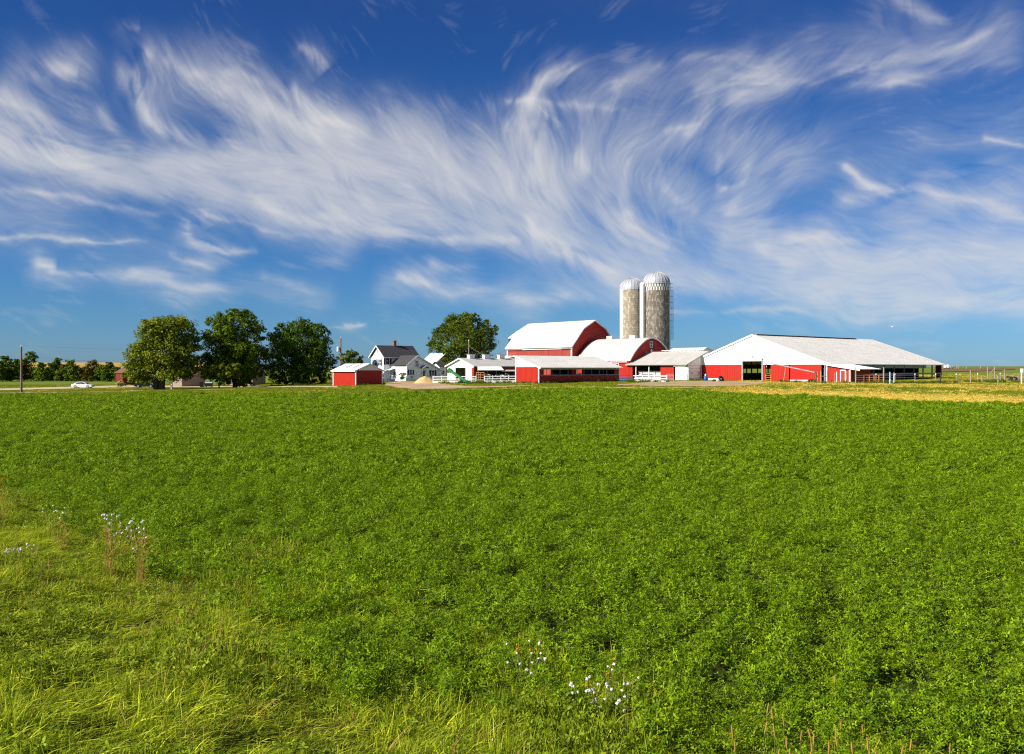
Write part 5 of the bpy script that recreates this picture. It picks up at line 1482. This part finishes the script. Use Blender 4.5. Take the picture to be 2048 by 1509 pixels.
# the far tree line
rl = random.Random(4)
far = [(-30, 722, 20, 'o'), (12, 722, 12, 'm'), (-4, 730, 14, 'm'), (34, 726, 9, 'm'), (62, 714, 13, 'm'), (48, 730, 13, 'o'), (22, 738, 13, 'm'), (85, 736, 13, 'm'), (114, 724, 10, 'm'), (104, 738, 14, 'm'), (142, 732, 14, 'm'), (128, 740, 13, 'o'), (186, 732, 15, 'o'), (168, 742, 12, 'o'), (205, 740, 12, 'm'), (219, 730, 8, 'm'), (222, 742, 12, 'o'), (-60, 728, 20, 'm'), (70, 744, 11, 'm'), (93, 746, 11, 'o'), (122, 746, 11, 'm'), (154, 744, 12, 'm'), (176, 746, 11, 'o'), (198, 745, 12, 'm'), (212, 747, 11, 'm'), (232, 742, 10, 'm')]
desc = ['wide', 'bushy', 'dense', 'slim', 'tall round-topped', 'low', 'dark low', 'rounded', 'upright narrow', 'thick', 'leafy', 'small', 'brown domed', 'squat brownish', 'close-grown', 'small-crowned', 'brown-green', 'spreading', 'stubby', 'stubby brownish', 'bushlike', 'hedge-like', 'bushlike brownish', 'low leafy', 'lowest', 'narrow']
for i, (px, py, pr, kd) in enumerate(far):
    Y = 296 + rl.uniform(0, 26)
    zb = 737 - (zg(*at(px, Y)) - 4.5) / Y * F
    lo = [(px, py, pr * .82), (px - pr * .5, py + pr * .7, pr * .7), (px + pr * .55, py + pr * .6, pr * .7), (px, py + pr * 1.3, pr * .95), (px + rl.uniform(-4, 4), zb - 8, pr * .95), (px - pr * .6, zb - 6, pr * .6), (px + pr * .6, zb - 6, pr * .6)]
    near_ = 'left of the lone pole' if px < 40 else ('near the lone pole' if px < 75 else ('between the lone pole and the white sedan' if px < 140 else ('behind the white sedan' if px < 195 else 'left of the red garden shed')))
    tree('field_tree', f'{desc[i]} {"olive" if kd == "o" else "green"} far tree {near_}', 'tree', Y, lo, (px, 763), L_OLIVE if kd == 'o' else (L_MID if i % 3 else L_DARK), 2600, .55, 60 + i, .2, nsub=14, group='trees of the far row')

# ---------------------------------------------------------------- cows
def cow(label, px, Y, yaw, m, lying=False, down=False, p=None):
    p = p or at(px, Y)
    r = thing('cow', label, 'cow', (p[0], p[1], zg(p[0], p[1])), yaw)
    dz = -.62 if lying else 0
    V = [(-.75, 0, 1.15 + dz), (-.2, 0, 1.06 + dz), (.45, 0, 1.06 + dz), (.85, 0, 1.28 + dz), (1.12, 0, 1.46 + dz), (1.45, 0, 1.22 + dz), (-1.0, 0, 1.12 + dz), (-1.08, 0, .55 + dz * .5)]
    Rr = [.31, .38, .35, .2, .155, .085, .07, .025]
    if down: V[3], V[4], V[5] = (.9, 0, 1.05), (1.18, 0, .85), (1.35, 0, .5)
    E = [(0, 1), (1, 2), (2, 3), (3, 4), (4, 5), (0, 6), (6, 7)]
    for sd in (-1, 1):
        for x0, joints in ((0, [(-.72, .22, .86, .17), (-.88, .25, .50, .075), (-.80, .25, .03, .06)]), (2, [(.48, .2, .82, .15), (.52, .22, .46, .07), (.50, .22, .03, .06)])):
            prev = x0
            for x, y, z, rad in joints:
                if lying: z = .18 + .12 * (z > .6); x += .25 * (z < .2); y *= 1.5
                V.append((x, sd * y, z)); Rr.append(rad); E.append((prev, len(V) - 1)); prev = len(V) - 1
    me = bpy.data.meshes.new('body'); me.from_pydata(V, E, [])
    me.materials.append(m)
    o = bpy.data.objects.new('body', me); COL.objects.link(o); o.parent = r
    md = o.modifiers.new('skin', 'SKIN')
    for i, q in enumerate(Rr):
        s = me.skin_vertices[0].data[i]; s.radius = (q, q * (1.08 if i < 3 else 1)); s.use_root = (i == 0)
    sb = o.modifiers.new('sub', 'SUBSURF'); sb.levels = sb.render_levels = 2
    hx, hz = V[4][0], V[4][2]
    for sd in (-1, 1):
        mb = MB(); mb.prism([(hx - .02, sd * .1, hz + .05), (hx - .06, sd * .34, hz + .02), (hx - .02, sd * .3, hz - .06), (hx + .02, sd * .1, hz - .03)], (.03, 0, .02)); mb.build('ear', m, r)
    if not lying:
        mb = MB(); mb.tube([(-.5, 0, .82), (-.5, 0, .66)], [.2, .12], 8); mb.build('udder', COWT, r)
    return r
cow('black and white cow with raised head behind the white fence near the gate', 982, 156, math.radians(215), COWM)
cow('black and white cow lowering its head behind the white fence', 1000, 157, math.radians(-20), COWM, down=True)
cow('black and white cow looking out next to the livestock shed wall', 1017, 158, math.radians(250), COWM)
cow('dark cow resting in the pasture grass at the far right', 2027, 162, math.radians(185), COWM, lying=True)
cow('tan calf standing at the left openings of the livestock shed', 1114, 151.5, math.radians(240), COWT)
cow('tan calf standing at the middle openings of the livestock shed', 1155, 154.5, math.radians(60), COWT)

# ---------------------------------------------------------------- plants near the camera, crop and grass (instanced leaf clumps)
PROTO = bpy.data.collections.new('leaf_clumps')
def proto(me):
    o = bpy.data.objects.new(me.name, me); return o
def scatter(name, pts, protos, seed, scl, kind='stuff', zvar=None, lean=0.0, label=None):
    """one object whose points carry leaf clumps (geometry nodes)"""
    rng = np.random.default_rng(seed)
    n = len(pts)
    me = bpy.data.meshes.new(name)
    me.vertices.add(n)
    me.vertices.foreach_set('co', np.asarray(pts, np.float32).ravel())
    rot = np.stack([rng.normal(0, lean, n), rng.normal(0, lean, n), rng.uniform(0, 2 * math.pi, n)], 1)
    s = np.asarray(scl if np.ndim(scl) else np.full(n, scl)) * rng.uniform(.78, 1.25, n)
    S3 = np.stack([s, s, s * (zvar if zvar is not None else 1)], 1)
    for nm, a in (('rot', rot), ('scl', S3)):
        at_ = me.attributes.new(nm, 'FLOAT_VECTOR', 'POINT'); at_.data.foreach_set('vector', a.astype(np.float32).ravel())
    at_ = me.attributes.new('pick', 'INT', 'POINT'); at_.data.foreach_set('value', rng.integers(0, len(protos), n).astype(np.int32))
    o = bpy.data.objects.new(name, me); COL.objects.link(o); tag(o, kind=kind)
    c = bpy.data.collections.new(name + '_clumps')
    for p in protos: c.objects.link(p)
    ng = bpy.data.node_groups.new(name, 'GeometryNodeTree')
    ng.interface.new_socket('Geometry', in_out='INPUT', socket_type='NodeSocketGeometry')
    ng.interface.new_socket('Geometry', in_out='OUTPUT', socket_type='NodeSocketGeometry')
    N, L = ng.nodes.new, ng.links.new
    gi, go = N('NodeGroupInput'), N('NodeGroupOutput')
    ci = N('GeometryNodeCollectionInfo'); ci.inputs['Collection'].default_value = c
    ci.inputs['Separate Children'].default_value = True; ci.inputs['Reset Children'].default_value = True
    ip = N('GeometryNodeInstanceOnPoints'); ip.inputs['Pick Instance'].default_value = True
    def attr(nm, t):
        a = N('GeometryNodeInputNamedAttribute'); a.data_type = t; a.inputs['Name'].default_value = nm; return a.outputs['Attribute']
    e2r = N('FunctionNodeEulerToRotation')
    L(attr('rot', 'FLOAT_VECTOR'), e2r.inputs[0]); L(e2r.outputs[0], ip.inputs['Rotation'])
    L(attr('scl', 'FLOAT_VECTOR'), ip.inputs['Scale']); L(attr('pick', 'INT'), ip.inputs['Instance Index'])
    L(gi.outputs[0], ip.inputs['Points']); L(ci.outputs[0], ip.inputs['Instance']); L(ip.outputs[0], go.inputs[0])
    o.modifiers.new('clumps', 'NODES').node_group = ng
    return o
ALF = leafmat('alfalfa_leaves', (.047, .118, .004), (.33, .475, .010), .28, .38)
GRS = leafmat('verge_grass_blades', (.09, .165, .004), (.64, .69, .04), .36, .40)
LGR = leafmat('lawn_grass_blades', (.12, .18, .006), (.30, .32, .016), .30, .3)
STR = leafmat('dry_straw_blades', (.50, .36, .045), (.74, .56, .12), .25, .2)
WEED = leafmat('tall_weed_leaves', (.05, .085, .010), (.13, .15, .02), .25, .3)

def alfalfa(seed, R, H, n3, leaf, jit=.5):
    rng = np.random.default_rng(seed)
    r = R * np.sqrt(rng.random(n3)); a = rng.uniform(0, 2 * math.pi, n3)
    z = H * (.25 + .75 * rng.random(n3) ** .6) * (1 - .25 * (r / R) ** 2)
    c = np.stack([r * np.cos(a), r * np.sin(a), z], 1)
    nrm = unit(np.stack([np.cos(a) * .35, np.sin(a) * .35, np.ones(n3) * .9], 1) + rng.standard_normal((n3, 3)) * jit)
    t = unit(np.cross(nrm, unit(rng.standard_normal((n3, 3))))); b = np.cross(nrm, t)
    Q = []; T = []
    tn = rng.beta(1.3, 1.7, n3)
    for k in range(3):
        g = 2 * math.pi * k / 3
        d = t * math.cos(g) + b * math.sin(g); w = -t * math.sin(g) + b * math.cos(g)
        s = (leaf * rng.uniform(.7, 1.25, n3))[:, None]
        dd = unit(d + nrm * .25)
        Q.append(np.stack([c, c + dd * s * .6 + w * s * .26 + nrm * s * .06, c + dd * s * 1.1, c + dd * s * .6 - w * s * .26 + nrm * s * .06], 1)); T.append(tn)
    return proto(quads_mesh('alfalfa_clump', np.concatenate(Q), ALF, np.concatenate(T)))
def grass(seed, R, H, nb, wid, m, lean=(0, 0), nm='grass_clump', spread=.55, bend=.8):
    rng = np.random.default_rng(seed)
    r = R * np.sqrt(rng.random(nb)); a = rng.uniform(0, 2 * math.pi, nb)
    b0 = np.stack([r * np.cos(a), r * np.sin(a), np.full(nb, -.03)], 1)
    h = H * rng.uniform(.45, 1.15, nb)[:, None]
    dr = rng.uniform(0, 2 * math.pi, nb)
    d = np.stack([np.cos(dr), np.sin(dr), np.zeros(nb)], 1) * spread * rng.uniform(.2, 1.3, (nb, 1)) + np.array([lean[0], lean[1], 0])
    side = np.stack([-np.sin(dr + rng.uniform(-.5, .5, nb)), np.cos(dr), rng.uniform(-.3, .3, nb)], 1); side = unit(side)
    Q = []
    P = []
    segs = 4
    for i in range(segs + 1):
        t = i / segs
        P.append(b0 + d * h * t ** 1.6 + np.array([0, 0, 1]) * h * (t - bend * .5 * t * t * np.linalg.norm(d, axis=1, keepdims=True).clip(0, 1.3)))
    for i in range(segs):
        w0 = wid * (1 - (i / segs) ** 2) * .5 + .0006; w1 = wid * (1 - ((i + 1) / segs) ** 2) * .5 + .0006
        Q.append(np.stack([P[i] - side * w0, P[i] + side * w0, P[i + 1] + side * w1, P[i + 1] - side * w1], 1))
    tn = rng.beta(1.4, 1.6, nb)
    return proto(quads_mesh(nm, np.concatenate(Q), m, np.tile(tn, segs)))

def noise2(x, y, sc, seed):
    r = np.random.default_rng(seed); o = np.zeros_like(x)
    for k in range(9):
        a = r.uniform(0, 2 * math.pi); f = sc * r.uniform(.5, 1.9); o += np.sin((x * math.cos(a) + y * math.sin(a)) * f + r.uniform(0, 6.3))
    return o / 9 ** .5
fx_ = np.array([u for u, _ in FARU]); fyv = np.array([y for _, y in FARU])
def field_pts(y0, y1, dens, seed, xk=.66, xm=9.0):
    rng = np.random.default_rng(seed)
    n = int(dens * (y1 - y0) * (2 * xk * y1 + 2 * xm))
    x, y = rng.uniform(-1, 1, n) * (xk * y1 + xm), rng.uniform(y0, y1, n)
    k = np.abs(x) < xk * y + xm
    return x[k], y[k]
def bs(x, y): return 7.7 - (E2.x * x + E2.y * y)
def zs(x, y): return np.array([zg(a, b) for a, b in zip(x, y)])
def crop(name, y0, y1, dens, protos, seed, scl):
    x, y = field_pts(y0, y1, dens, seed)
    edge = noise2(x, y, .9, 5) * .8 + noise2(x, y, 2.5, 15) * .5 + np.random.default_rng(seed + 7).normal(0, .35, len(x))
    k = np.random.default_rng(seed + 8).random(len(x)) < np.clip(1.05 - .85 * np.clip(noise2(x, y, 5.0, 16) - .15, 0, 1) * np.clip(1.4 - y / 60, .35, 1), 0, 1)
    k &= (bs(x, y) + edge < 1.0) & (y < np.interp(x / y, fx_, fyv) + noise2(x, y, .35, 8) * .6)
    x, y = x[k], y[k]
    p = np.stack([x, y, zs(x, y)], 1)
    zv = 1 + .15 * noise2(x, y, 1.1, 3) + .26 * noise2(x, y, 4.5, 4)
    return scatter(name, p, protos, seed, scl, zvar=np.clip(zv, .5, 1.6), lean=.12)
crop('alfalfa', 7, 34, 27, [alfalfa(i, .19, .42, 48, .037) for i in range(6)], 101, 1.0)
crop('alfalfa', 34, 68, 13, [alfalfa(20 + i, .25, .42, 46, .055) for i in range(5)], 102, 1.0)
crop('alfalfa', 68, 150, 5.5, [alfalfa(40 + i, .36, .42, 50, .085) for i in range(5)], 103, 1.0)

# roadside verge
x, y = field_pts(5.5, 46, 100, 111)
s = bs(x, y)
pr = np.clip((s + 1.9 + noise2(x, y, .8, 21) * 1.3 + noise2(x, y, 2.4, 22) * .5) / 2.8, 0, 1)
rng = np.random.default_rng(9)
gap = np.clip(1.0 - .5 * np.clip(noise2(x, y, 1.7, 25) - .8, 0, 2), .55, 1)
k = (rng.random(len(x)) < pr * gap) & (s < 14)
x, y = x[k], y[k]
hv = np.clip(.95 + .36 * noise2(x, y, .9, 31) + .34 * noise2(x, y, 3.2, 32), .55, 1.9)
sc = np.clip(.85 + .2 * noise2(x, y, .7, 33), .5, 1.4)
# three sorts of tuft: lodged to the right, upright fine, and broad blades
P3 = np.stack([x, y, zs(x, y)], 1)
pk = noise2(x, y, .5, 41) + rng.normal(0, .7, len(x))
def tufts(name, mask, protos, seed, f=1.0):
    o = scatter(name, P3[mask], protos, seed, sc[mask] * f, zvar=hv[mask] / sc[mask] * .95, lean=.10)
    return o
gl = [grass(200 + i, .16, .38, 32, .016, GRS, lean=(.72, -.2), spread=.55, bend=1.05) for i in range(6)]
gu = [grass(210 + i, .14, .36, 30, .013, GRS, lean=(.35, -.1), spread=.8, bend=1.2) for i in range(4)]
gb = [grass(220 + i, .14, .34, 18, .026, GRS, spread=.95, bend=1.2) for i in range(4)]
m1 = pk > .25; m3 = (pk < -.5); m2 = ~m1 & ~m3
def fixrot(o, spread):      # lodged tufts all lean the same way
    me = o.data; n = len(me.vertices); r = np.zeros((n, 3), np.float32)
    rg = np.random.default_rng(n); r[:, 2] = rg.normal(0, spread, n); r[:, :2] = rg.normal(0, .1, (n, 2))
    me.attributes['rot'].data.foreach_set('vector', r.ravel())
fixrot(tufts('verge_grass', m1, gl, 121), .5)
BRW = leafmat('verge_broad_leaves', (.09, .15, .006), (.34, .42, .02), .3, .35)
DRY = leafmat('dry_brown_blades', (.22, .12, .03), (.50, .34, .10), .3, .2)
_m, ALF_ = ALF, None
wv = []
for i in range(4):
    o = alfalfa(400 + i, .17, .30, 30, .045); o.data.materials[0] = BRW; wv.append(o)
rk = np.random.default_rng(55).random(len(x))
mk = rk < np.clip(.09 + .12 * noise2(x, y, 1.2, 71), 0, .35)
scatter('verge_weeds', P3[mk], wv, 124, 1.0, zvar=hv[mk], lean=.15)
mk = rk > 1 - np.clip(.03 + .05 * noise2(x, y, .7, 72), .004, .2)
scatter('dry_verge_grass', P3[mk], [grass(230 + i, .12, .42, 14, .006, DRY, lean=(.4, -.1), spread=.6, bend=.9) for i in range(3)], 125, 1.0, zvar=hv[mk], lean=.15)
tufts('verge_grass', m2, gu, 122)
tufts('verge_grass', m3, gb, 123)
# a few grass tufts strayed into the near crop
x, y = field_pts(8, 30, .35, 131)
k = (bs(x, y) < 0) & (bs(x, y) > -9) & (np.random.default_rng(3).random(len(x)) < np.exp(bs(x, y) / 3.5))
scatter('stray_grass', np.stack([x[k], y[k], zs(x[k], y[k])], 1), gu + gb, 131, 1.15, lean=.1)

# lawn, straw and weeds round the farm
def inpoly(x, y, poly):
    c = np.zeros(len(x), bool); n = len(poly)
    for i in range(n):
        (x0, y0), (x1, y1) = poly[i][:2], poly[(i + 1) % n][:2]
        if y0 == y1: continue
        c ^= ((y0 > y) != (y1 > y)) & (x < (x1 - x0) * (y - y0) / (y1 - y0) + x0)
    return c
BARE = []
for A_, B_ in BARE_STRIPS: BARE.append([tuple(p[:2]) for p in A_] + [tuple(p[:2]) for p in B_[::-1]])
rng = np.random.default_rng(77)
x, y = field_pts(95, 235, 5.0, 141)
fe = np.interp(x / y, fx_, fyv)
k = y > fe - .5
for poly in BARE: k &= ~inpoly(x, y, poly)
x, y, fe = x[k], y[k], fe[k]
u = x / y; d = y - fe
right = np.clip((u - .20) / .10, 0, 1)
nn = noise2(x, y, .45, 51) * .8 + noise2(x, y, .12, 52) * .5
ps = right * (1.4 * np.exp(-((d - 7) / 8.) ** 2) + .65 * np.exp(-((d - 36) / 5) ** 2) + .15) + .30 * np.exp(-(d / 5.0) ** 2) * (1 - right) + .10 * nn + .22 * np.exp(-((u - .12) / .1) ** 2) * np.exp(-(d / 6.) ** 2)
ps = ps + right * .22 * nn
st = rng.random(len(x)) < np.clip(ps, 0, .93)
gs = [grass(300 + i, .30, .17, 40, .030, LGR, spread=.7) for i in range(4)]
gd = [grass(310 + i, .30, .24, 40, .045, STR, spread=1.0, bend=.9, nm='straw_clump') for i in range(4)]
hz = np.clip(1 + .3 * noise2(x, y, .8, 61), .5, 1.7)
Z = zs(x, y)
p_ = np.stack([x, y, Z], 1)
scatter('lawn_grass', p_[~st], gs, 142, 1.0, zvar=hz[~st])
scatter('dry_straw', p_[st], gd, 143, 1.0, zvar=hz[st])
# taller weeds along the fence lines and walls
wp = []
rw = random.Random(8)
def weedline(px0, Y0, px1, Y1, n, spread):
    for i in range(n):
        t = rw.random(); q = at(px0, Y0).lerp(at(px1, Y1), t); wp.append((q.x + rw.gauss(0, spread), q.y + rw.gauss(0, spread), rw.uniform(.5, 1.25)))
weedline(1560, 154.5, 1640, 146, 40, .5); weedline(1640, 145.5, 1900, 142, 130, .8); weedline(1880, 147, 2060, 149, 90, 1.6); weedline(1950, 150, 2010, 160, 50, 2)
weedline(870, 147.5, 1030, 148.5, 70, .5); weedline(940, 146.5, 965, 146.5, 26, .5); weedline(1238, 156, 1320, 153, 60, .6); weedline(712, 148.8, 770, 156, 40, .4); weedline(1040, 145, 1078, 144, 16, .3); weedline(1078, 145, 1240, 157.5, 50, .4)
weedline(560, 172, 670, 172, 40, 2); weedline(1385, 169, 1402, 172, 14, .4)
wp = np.array(wp)
gw = [grass(330 + i, .28, .62, 34, .035, WEED, spread=.45, nm='weed_clump') for i in range(4)]
scatter('fence_weeds', np.stack([wp[:, 0], wp[:, 1], zs(wp[:, 0], wp[:, 1])], 1), gw, 144, wp[:, 2] * .85)

# ---------------------------------------------------------------- flowering weeds by the road
FLW = mat('white_petal', (.74, .71, .68), .8, .05, 5)
FLP = mat('pale_pink_petal', (.62, .40, .36), .8, .15, 5)
FLO = mat('orange_petal', (.62, .25, .02), .7, .15, 5)
STEMR = mat('dry_reddish_stem', (.36, .20, .05), .8, .25, 5)
STEMG = mat('green_stem', (.16, .19, .03), .7, .2, 5)
def fluff(R, m, seed):
    rng = np.random.default_rng(seed); n = 60
    e = unit(rng.standard_normal((n, 3))); e[:, 2] = e[:, 2] * .8 + .2
    V = leaf_quads(e * R * rng.uniform(.55, 1.0, (n, 1)), unit(e + rng.standard_normal((n, 3)) * .3), R * .75, rng, .8, .1)
    return quads_mesh('flower_head', V, m)
HEADS = {'w': [fluff(.021, FLW, i) for i in range(3)], 'p': [fluff(.019, FLP, 9), fluff(.019, FLW, 8)], 'o': [fluff(.016, FLO, 4)], 's': [fluff(.023, FLW, 7), fluff(.019, FLW, 5)]}
rf = random.Random(21)
def plant(name, label, cat, base, heads, kind, stem, rs=.004, group=None, leaves=10):
    g0 = gpx(*base)
    r = thing(name, label, cat, g0, 0, group)
    mb = MB()
    for px, py in heads:
        Yh = g0.y + rf.uniform(-.25, .25)
        q = Vector(((px - 1024) / F * Yh, Yh, zpx(py, Yh))) - g0
        if q.z < .06: q.z = .06
        k_ = Vector((q.x * .7 + rf.uniform(-.05, .05), q.y * .5, q.z * .6))
        mb.tube([(q.x * .38 + rf.uniform(-.10, .10), rf.uniform(-.12, .12), -.04), k_, q], [rs * q_ for q_ in ((1.0, .85, .5) if stem is STEMR else (.85, .7, .45))], 4)
        o = bpy.data.objects.new('flower_head', rf.choice(HEADS[kind])); COL.objects.link(o); o.parent = r
        o.location = q; s_ = rf.uniform(.75, 1.25); o.scale = (s_, s_, s_); o.rotation_euler = (rf.uniform(-.5, .5), rf.uniform(-.5, .5), rf.uniform(0, 6))
        for _ in range(9 if stem is STEMR else 2):
            t = rf.uniform(.25, .9); c = Vector(k_) * t * 1.2 if t < .6 else Vector(k_).lerp(q, t - .4)
            a_ = rf.uniform(0, 6.28); w = Vector((math.cos(a_), math.sin(a_), .4)) * rf.uniform(.04, .11); n_ = Vector((-w.y, w.x, 0)) * .14
            mb.add([c, c + w * .5 + n_, c + w, c + w * .5 - n_], [(0, 1, 2, 3)])
    mb.build('stem', stem, r)
    return r
Zm = lambda L, sc, ox, oy: [(ox + a / sc, oy + b / sc) for a, b in L]
z2 = lambda L: Zm(L, 4.096, 0, 940)
z5 = lambda L: Zm(L, 4.096, 950, 1200)
plant('tall_weed', 'tall dry weed with white flower heads, left stem of the pair in the verge', 'weed', (221, 1166), z2([(840, 372), (860, 372), (880, 375), (920, 370), (860, 400), (880, 405), (918, 410), (885, 487), (905, 440), (940, 540), (960, 520)]), 's', STEMR)
plant('tall_weed', 'tall dry weed with white flower heads, leaning middle one of its cluster', 'weed', (245, 1135), z2([(978, 375), (960, 385), (990, 440), (985, 465), (1045, 550), (1000, 520), (1040, 490)]), 's', STEMR)
plant('tall_weed', 'tall reddish weed with many white flower heads, rightmost of its cluster', 'weed', (293, 1185), z2([(1085, 400), (1075, 425), (1065, 440), (1045, 470), (1080, 500), (1120, 485), (1140, 475), (1175, 418), (1180, 485), (1145, 515), (1090, 560), (1095, 648), (1120, 660), (1200, 555), (1160, 430)]), 's', STEMR)
plant('tall_weed', 'thin dry weed with few white heads, left of the tall flowering cluster', 'weed', (134, 1113), z2([(350, 320), (350, 345), (460, 335), (470, 340), (445, 345), (533, 312), (520, 355), (435, 295), (490, 395)]), 's', STEMR)
plant('tall_weed', 'tall reddish weed at the left edge of the picture', 'weed', (8, 1055), z2([(5, 105), (25, 70), (40, 72), (12, 140), (30, 180), (10, 220)]), 'o', STEMR)
plant('white_aster', 'dense low cluster of small white flowers near the left edge', 'wildflower', (28, 1126), z2([(40 + rf.uniform(0, 150), 640 + rf.uniform(0, 70)) for _ in range(26)] + [(225, 610), (280, 620), (265, 650), (220, 640)]), 's', STEMG)
plant('white_aster', 'sparse small white flowers low in the grass below the tall weeds', 'wildflower', (165, 1123), z2([(600, 722), (650, 695), (645, 715), (700, 722), (715, 720), (735, 690)]), 's', STEMG)
th = z5([(790, 685), (805, 712), (800, 765), (843, 757), (785, 700), (810, 820)])
plant('thistle', 'thistle with white fluffy heads, leftmost of the white cluster at lower right', 'thistle', (1152, 1440), th, 'w', STEMG, .005)
plant('thistle', 'thistle with the densest white fluffy heads in the lower right cluster', 'thistle', (1192, 1452), z5([(918, 650), (940, 633), (915, 750), (970, 735), (975, 762), (1008, 695), (965, 835), (988, 862), (1000, 840), (1018, 885), (985, 950), (967, 1010), (935, 745), (990, 812), (945, 855)]), 'w', STEMG, .005)
plant('thistle', 'thistle reaching highest with three white heads at its top', 'thistle', (1222, 1450), z5([(1090, 548), (1142, 530), (1125, 575), (1080, 712), (1075, 690), (1120, 735), (1065, 815), (1060, 885), (1130, 895), (1045, 872)]), 'w', STEMG, .005)
plant('thistle', 'thistle with scattered white heads, rightmost of the cluster', 'thistle', (1250, 1455), z5([(1168, 852), (1183, 828), (1228, 795), (1220, 690), (1205, 745), (1330, 875), (1225, 912), (1340, 640), (1300, 775), (1185, 910), (1255, 690)]), 'w', STEMG, .005)
plant('thistle', 'thistle with a few white heads left of and above the white cluster', 'thistle', (1064, 1392), z5([(262, 362), (445, 338), (527, 358), (540, 440), (462, 440), (470, 515), (527, 487), (370, 527), (270, 515), (425, 572), (463, 600), (345, 437), (575, 487)]), 'w', STEMG, .005)
plant('thistle', 'short thistle with white heads at the bottom edge', 'thistle', (1240, 1508), z5([(1180, 1195), (1157, 1225), (1145, 1165), (1215, 1063), (1176, 1260), (960, 1058)]), 'w', STEMG, .005)
plant('hawkweed', 'orange-flowered weed among the white thistles', 'wildflower', (1226, 1440), z5([(1080, 610), (1115, 640), (1095, 605), (1110, 655), (1375, 825), (1230, 865), (1145, 485), (1105, 555), (920, 700), (1260, 880)]), 'o', STEMG)
plant('hawkweed', 'orange-flowered weed beside the upper left thistle', 'wildflower', (1046, 1380), z5([(345, 415), (380, 430), (350, 405), (535, 332), (345, 370), (455, 410), (505, 405)]), 'o', STEMG)
plant('clover', 'pale pink clover heads low in the grass at the bottom edge', 'wildflower', (1000, 1508), z5([(20, 1170), (45, 1168), (70, 1190), (150, 1150), (205, 1210), (235, 1200), (280, 1145), (340, 1145), (362, 1140), (378, 1100), (375, 1175), (478, 1130), (465, 1205), (370, 1230), (325, 1212), (-60, 1165), (-100, 1190)]), 'p', STEMG)
# foxtail grass heads standing over the crop
FOX = mat('ripe_seed_head', (.34, .20, .04), .85, .2, 8)
def foxtail():
    r = thing('foxtail_grass', 'foxtail grass stalk with brown seed head standing over the crop at lower right', 'grass stalk', (0, 0, 0), 0, 'foxtail stalks at the lower right edge')
    mb = MB(); mb.tube([(0, 0, -.05), (.01, 0, .3), (.0, .01, .58)], [.003, .0025, .002], 4); mb.build('stem', STEMG, r)
    mb = MB(); mb.tube([(0, .01, .57), (.002, .01, .59), (.004, .01, .63), (.008, .01, .67), (.010, .01, .69)], [.002, .0065, .0072, .006, .0015], 7)
    rg = random.Random(2)
    for _ in range(40):
        t = rg.uniform(.585, .675); a_ = rg.uniform(0, 6.28); c = Vector((.004 + .006 * math.cos(a_), .01 + .006 * math.sin(a_), t)); w = Vector((math.cos(a_), math.sin(a_), .9)) * .010
        mb.add([c, c + w + Vector((0, 0, .002)), c + w], [(0, 1, 2)])
    mb.build('seed_head', FOX, r)
    mb = MB(); mb.add([(0, 0, .1), (.05, .02, .24), (.13, .04, .27), (.05, .012, .225)], [(0, 1, 2, 3)]); mb.build('blade', GRS, r)
    return r
fx0 = foxtail()
heads = Zm([(635, 560), (90, 815), (235, 870), (268, 905), (352, 925), (610, 958), (685, 845), (835, 890), (30, 955), (300, 1043), (500, 1045), (375, 1070), (475, 1040), (405, 1110), (710, 1085), (585, 1100), (800, 1115), (830, 1110), (1035, 1120), (1075, 1100), (1110, 1095), (325, 1130), (1420, 1030), (540, 1000), (150, 1080), (-60, 1000), (-140, 1080), (-30, 1110), (900, 1120), (200, 1000)], 3.737, 1500, 1200)
for i, (px, py) in enumerate(heads):
    o = fx0 if i == 0 else copy_tree(fx0)
    q = gpx(px, py, .68)
    o.location = q; o.rotation_euler = (rf.uniform(-.16, .16), rf.uniform(-.16, .2), rf.uniform(0, 6.28)); s_ = rf.uniform(.9, 1.2); o.scale = (s_, s_, s_)
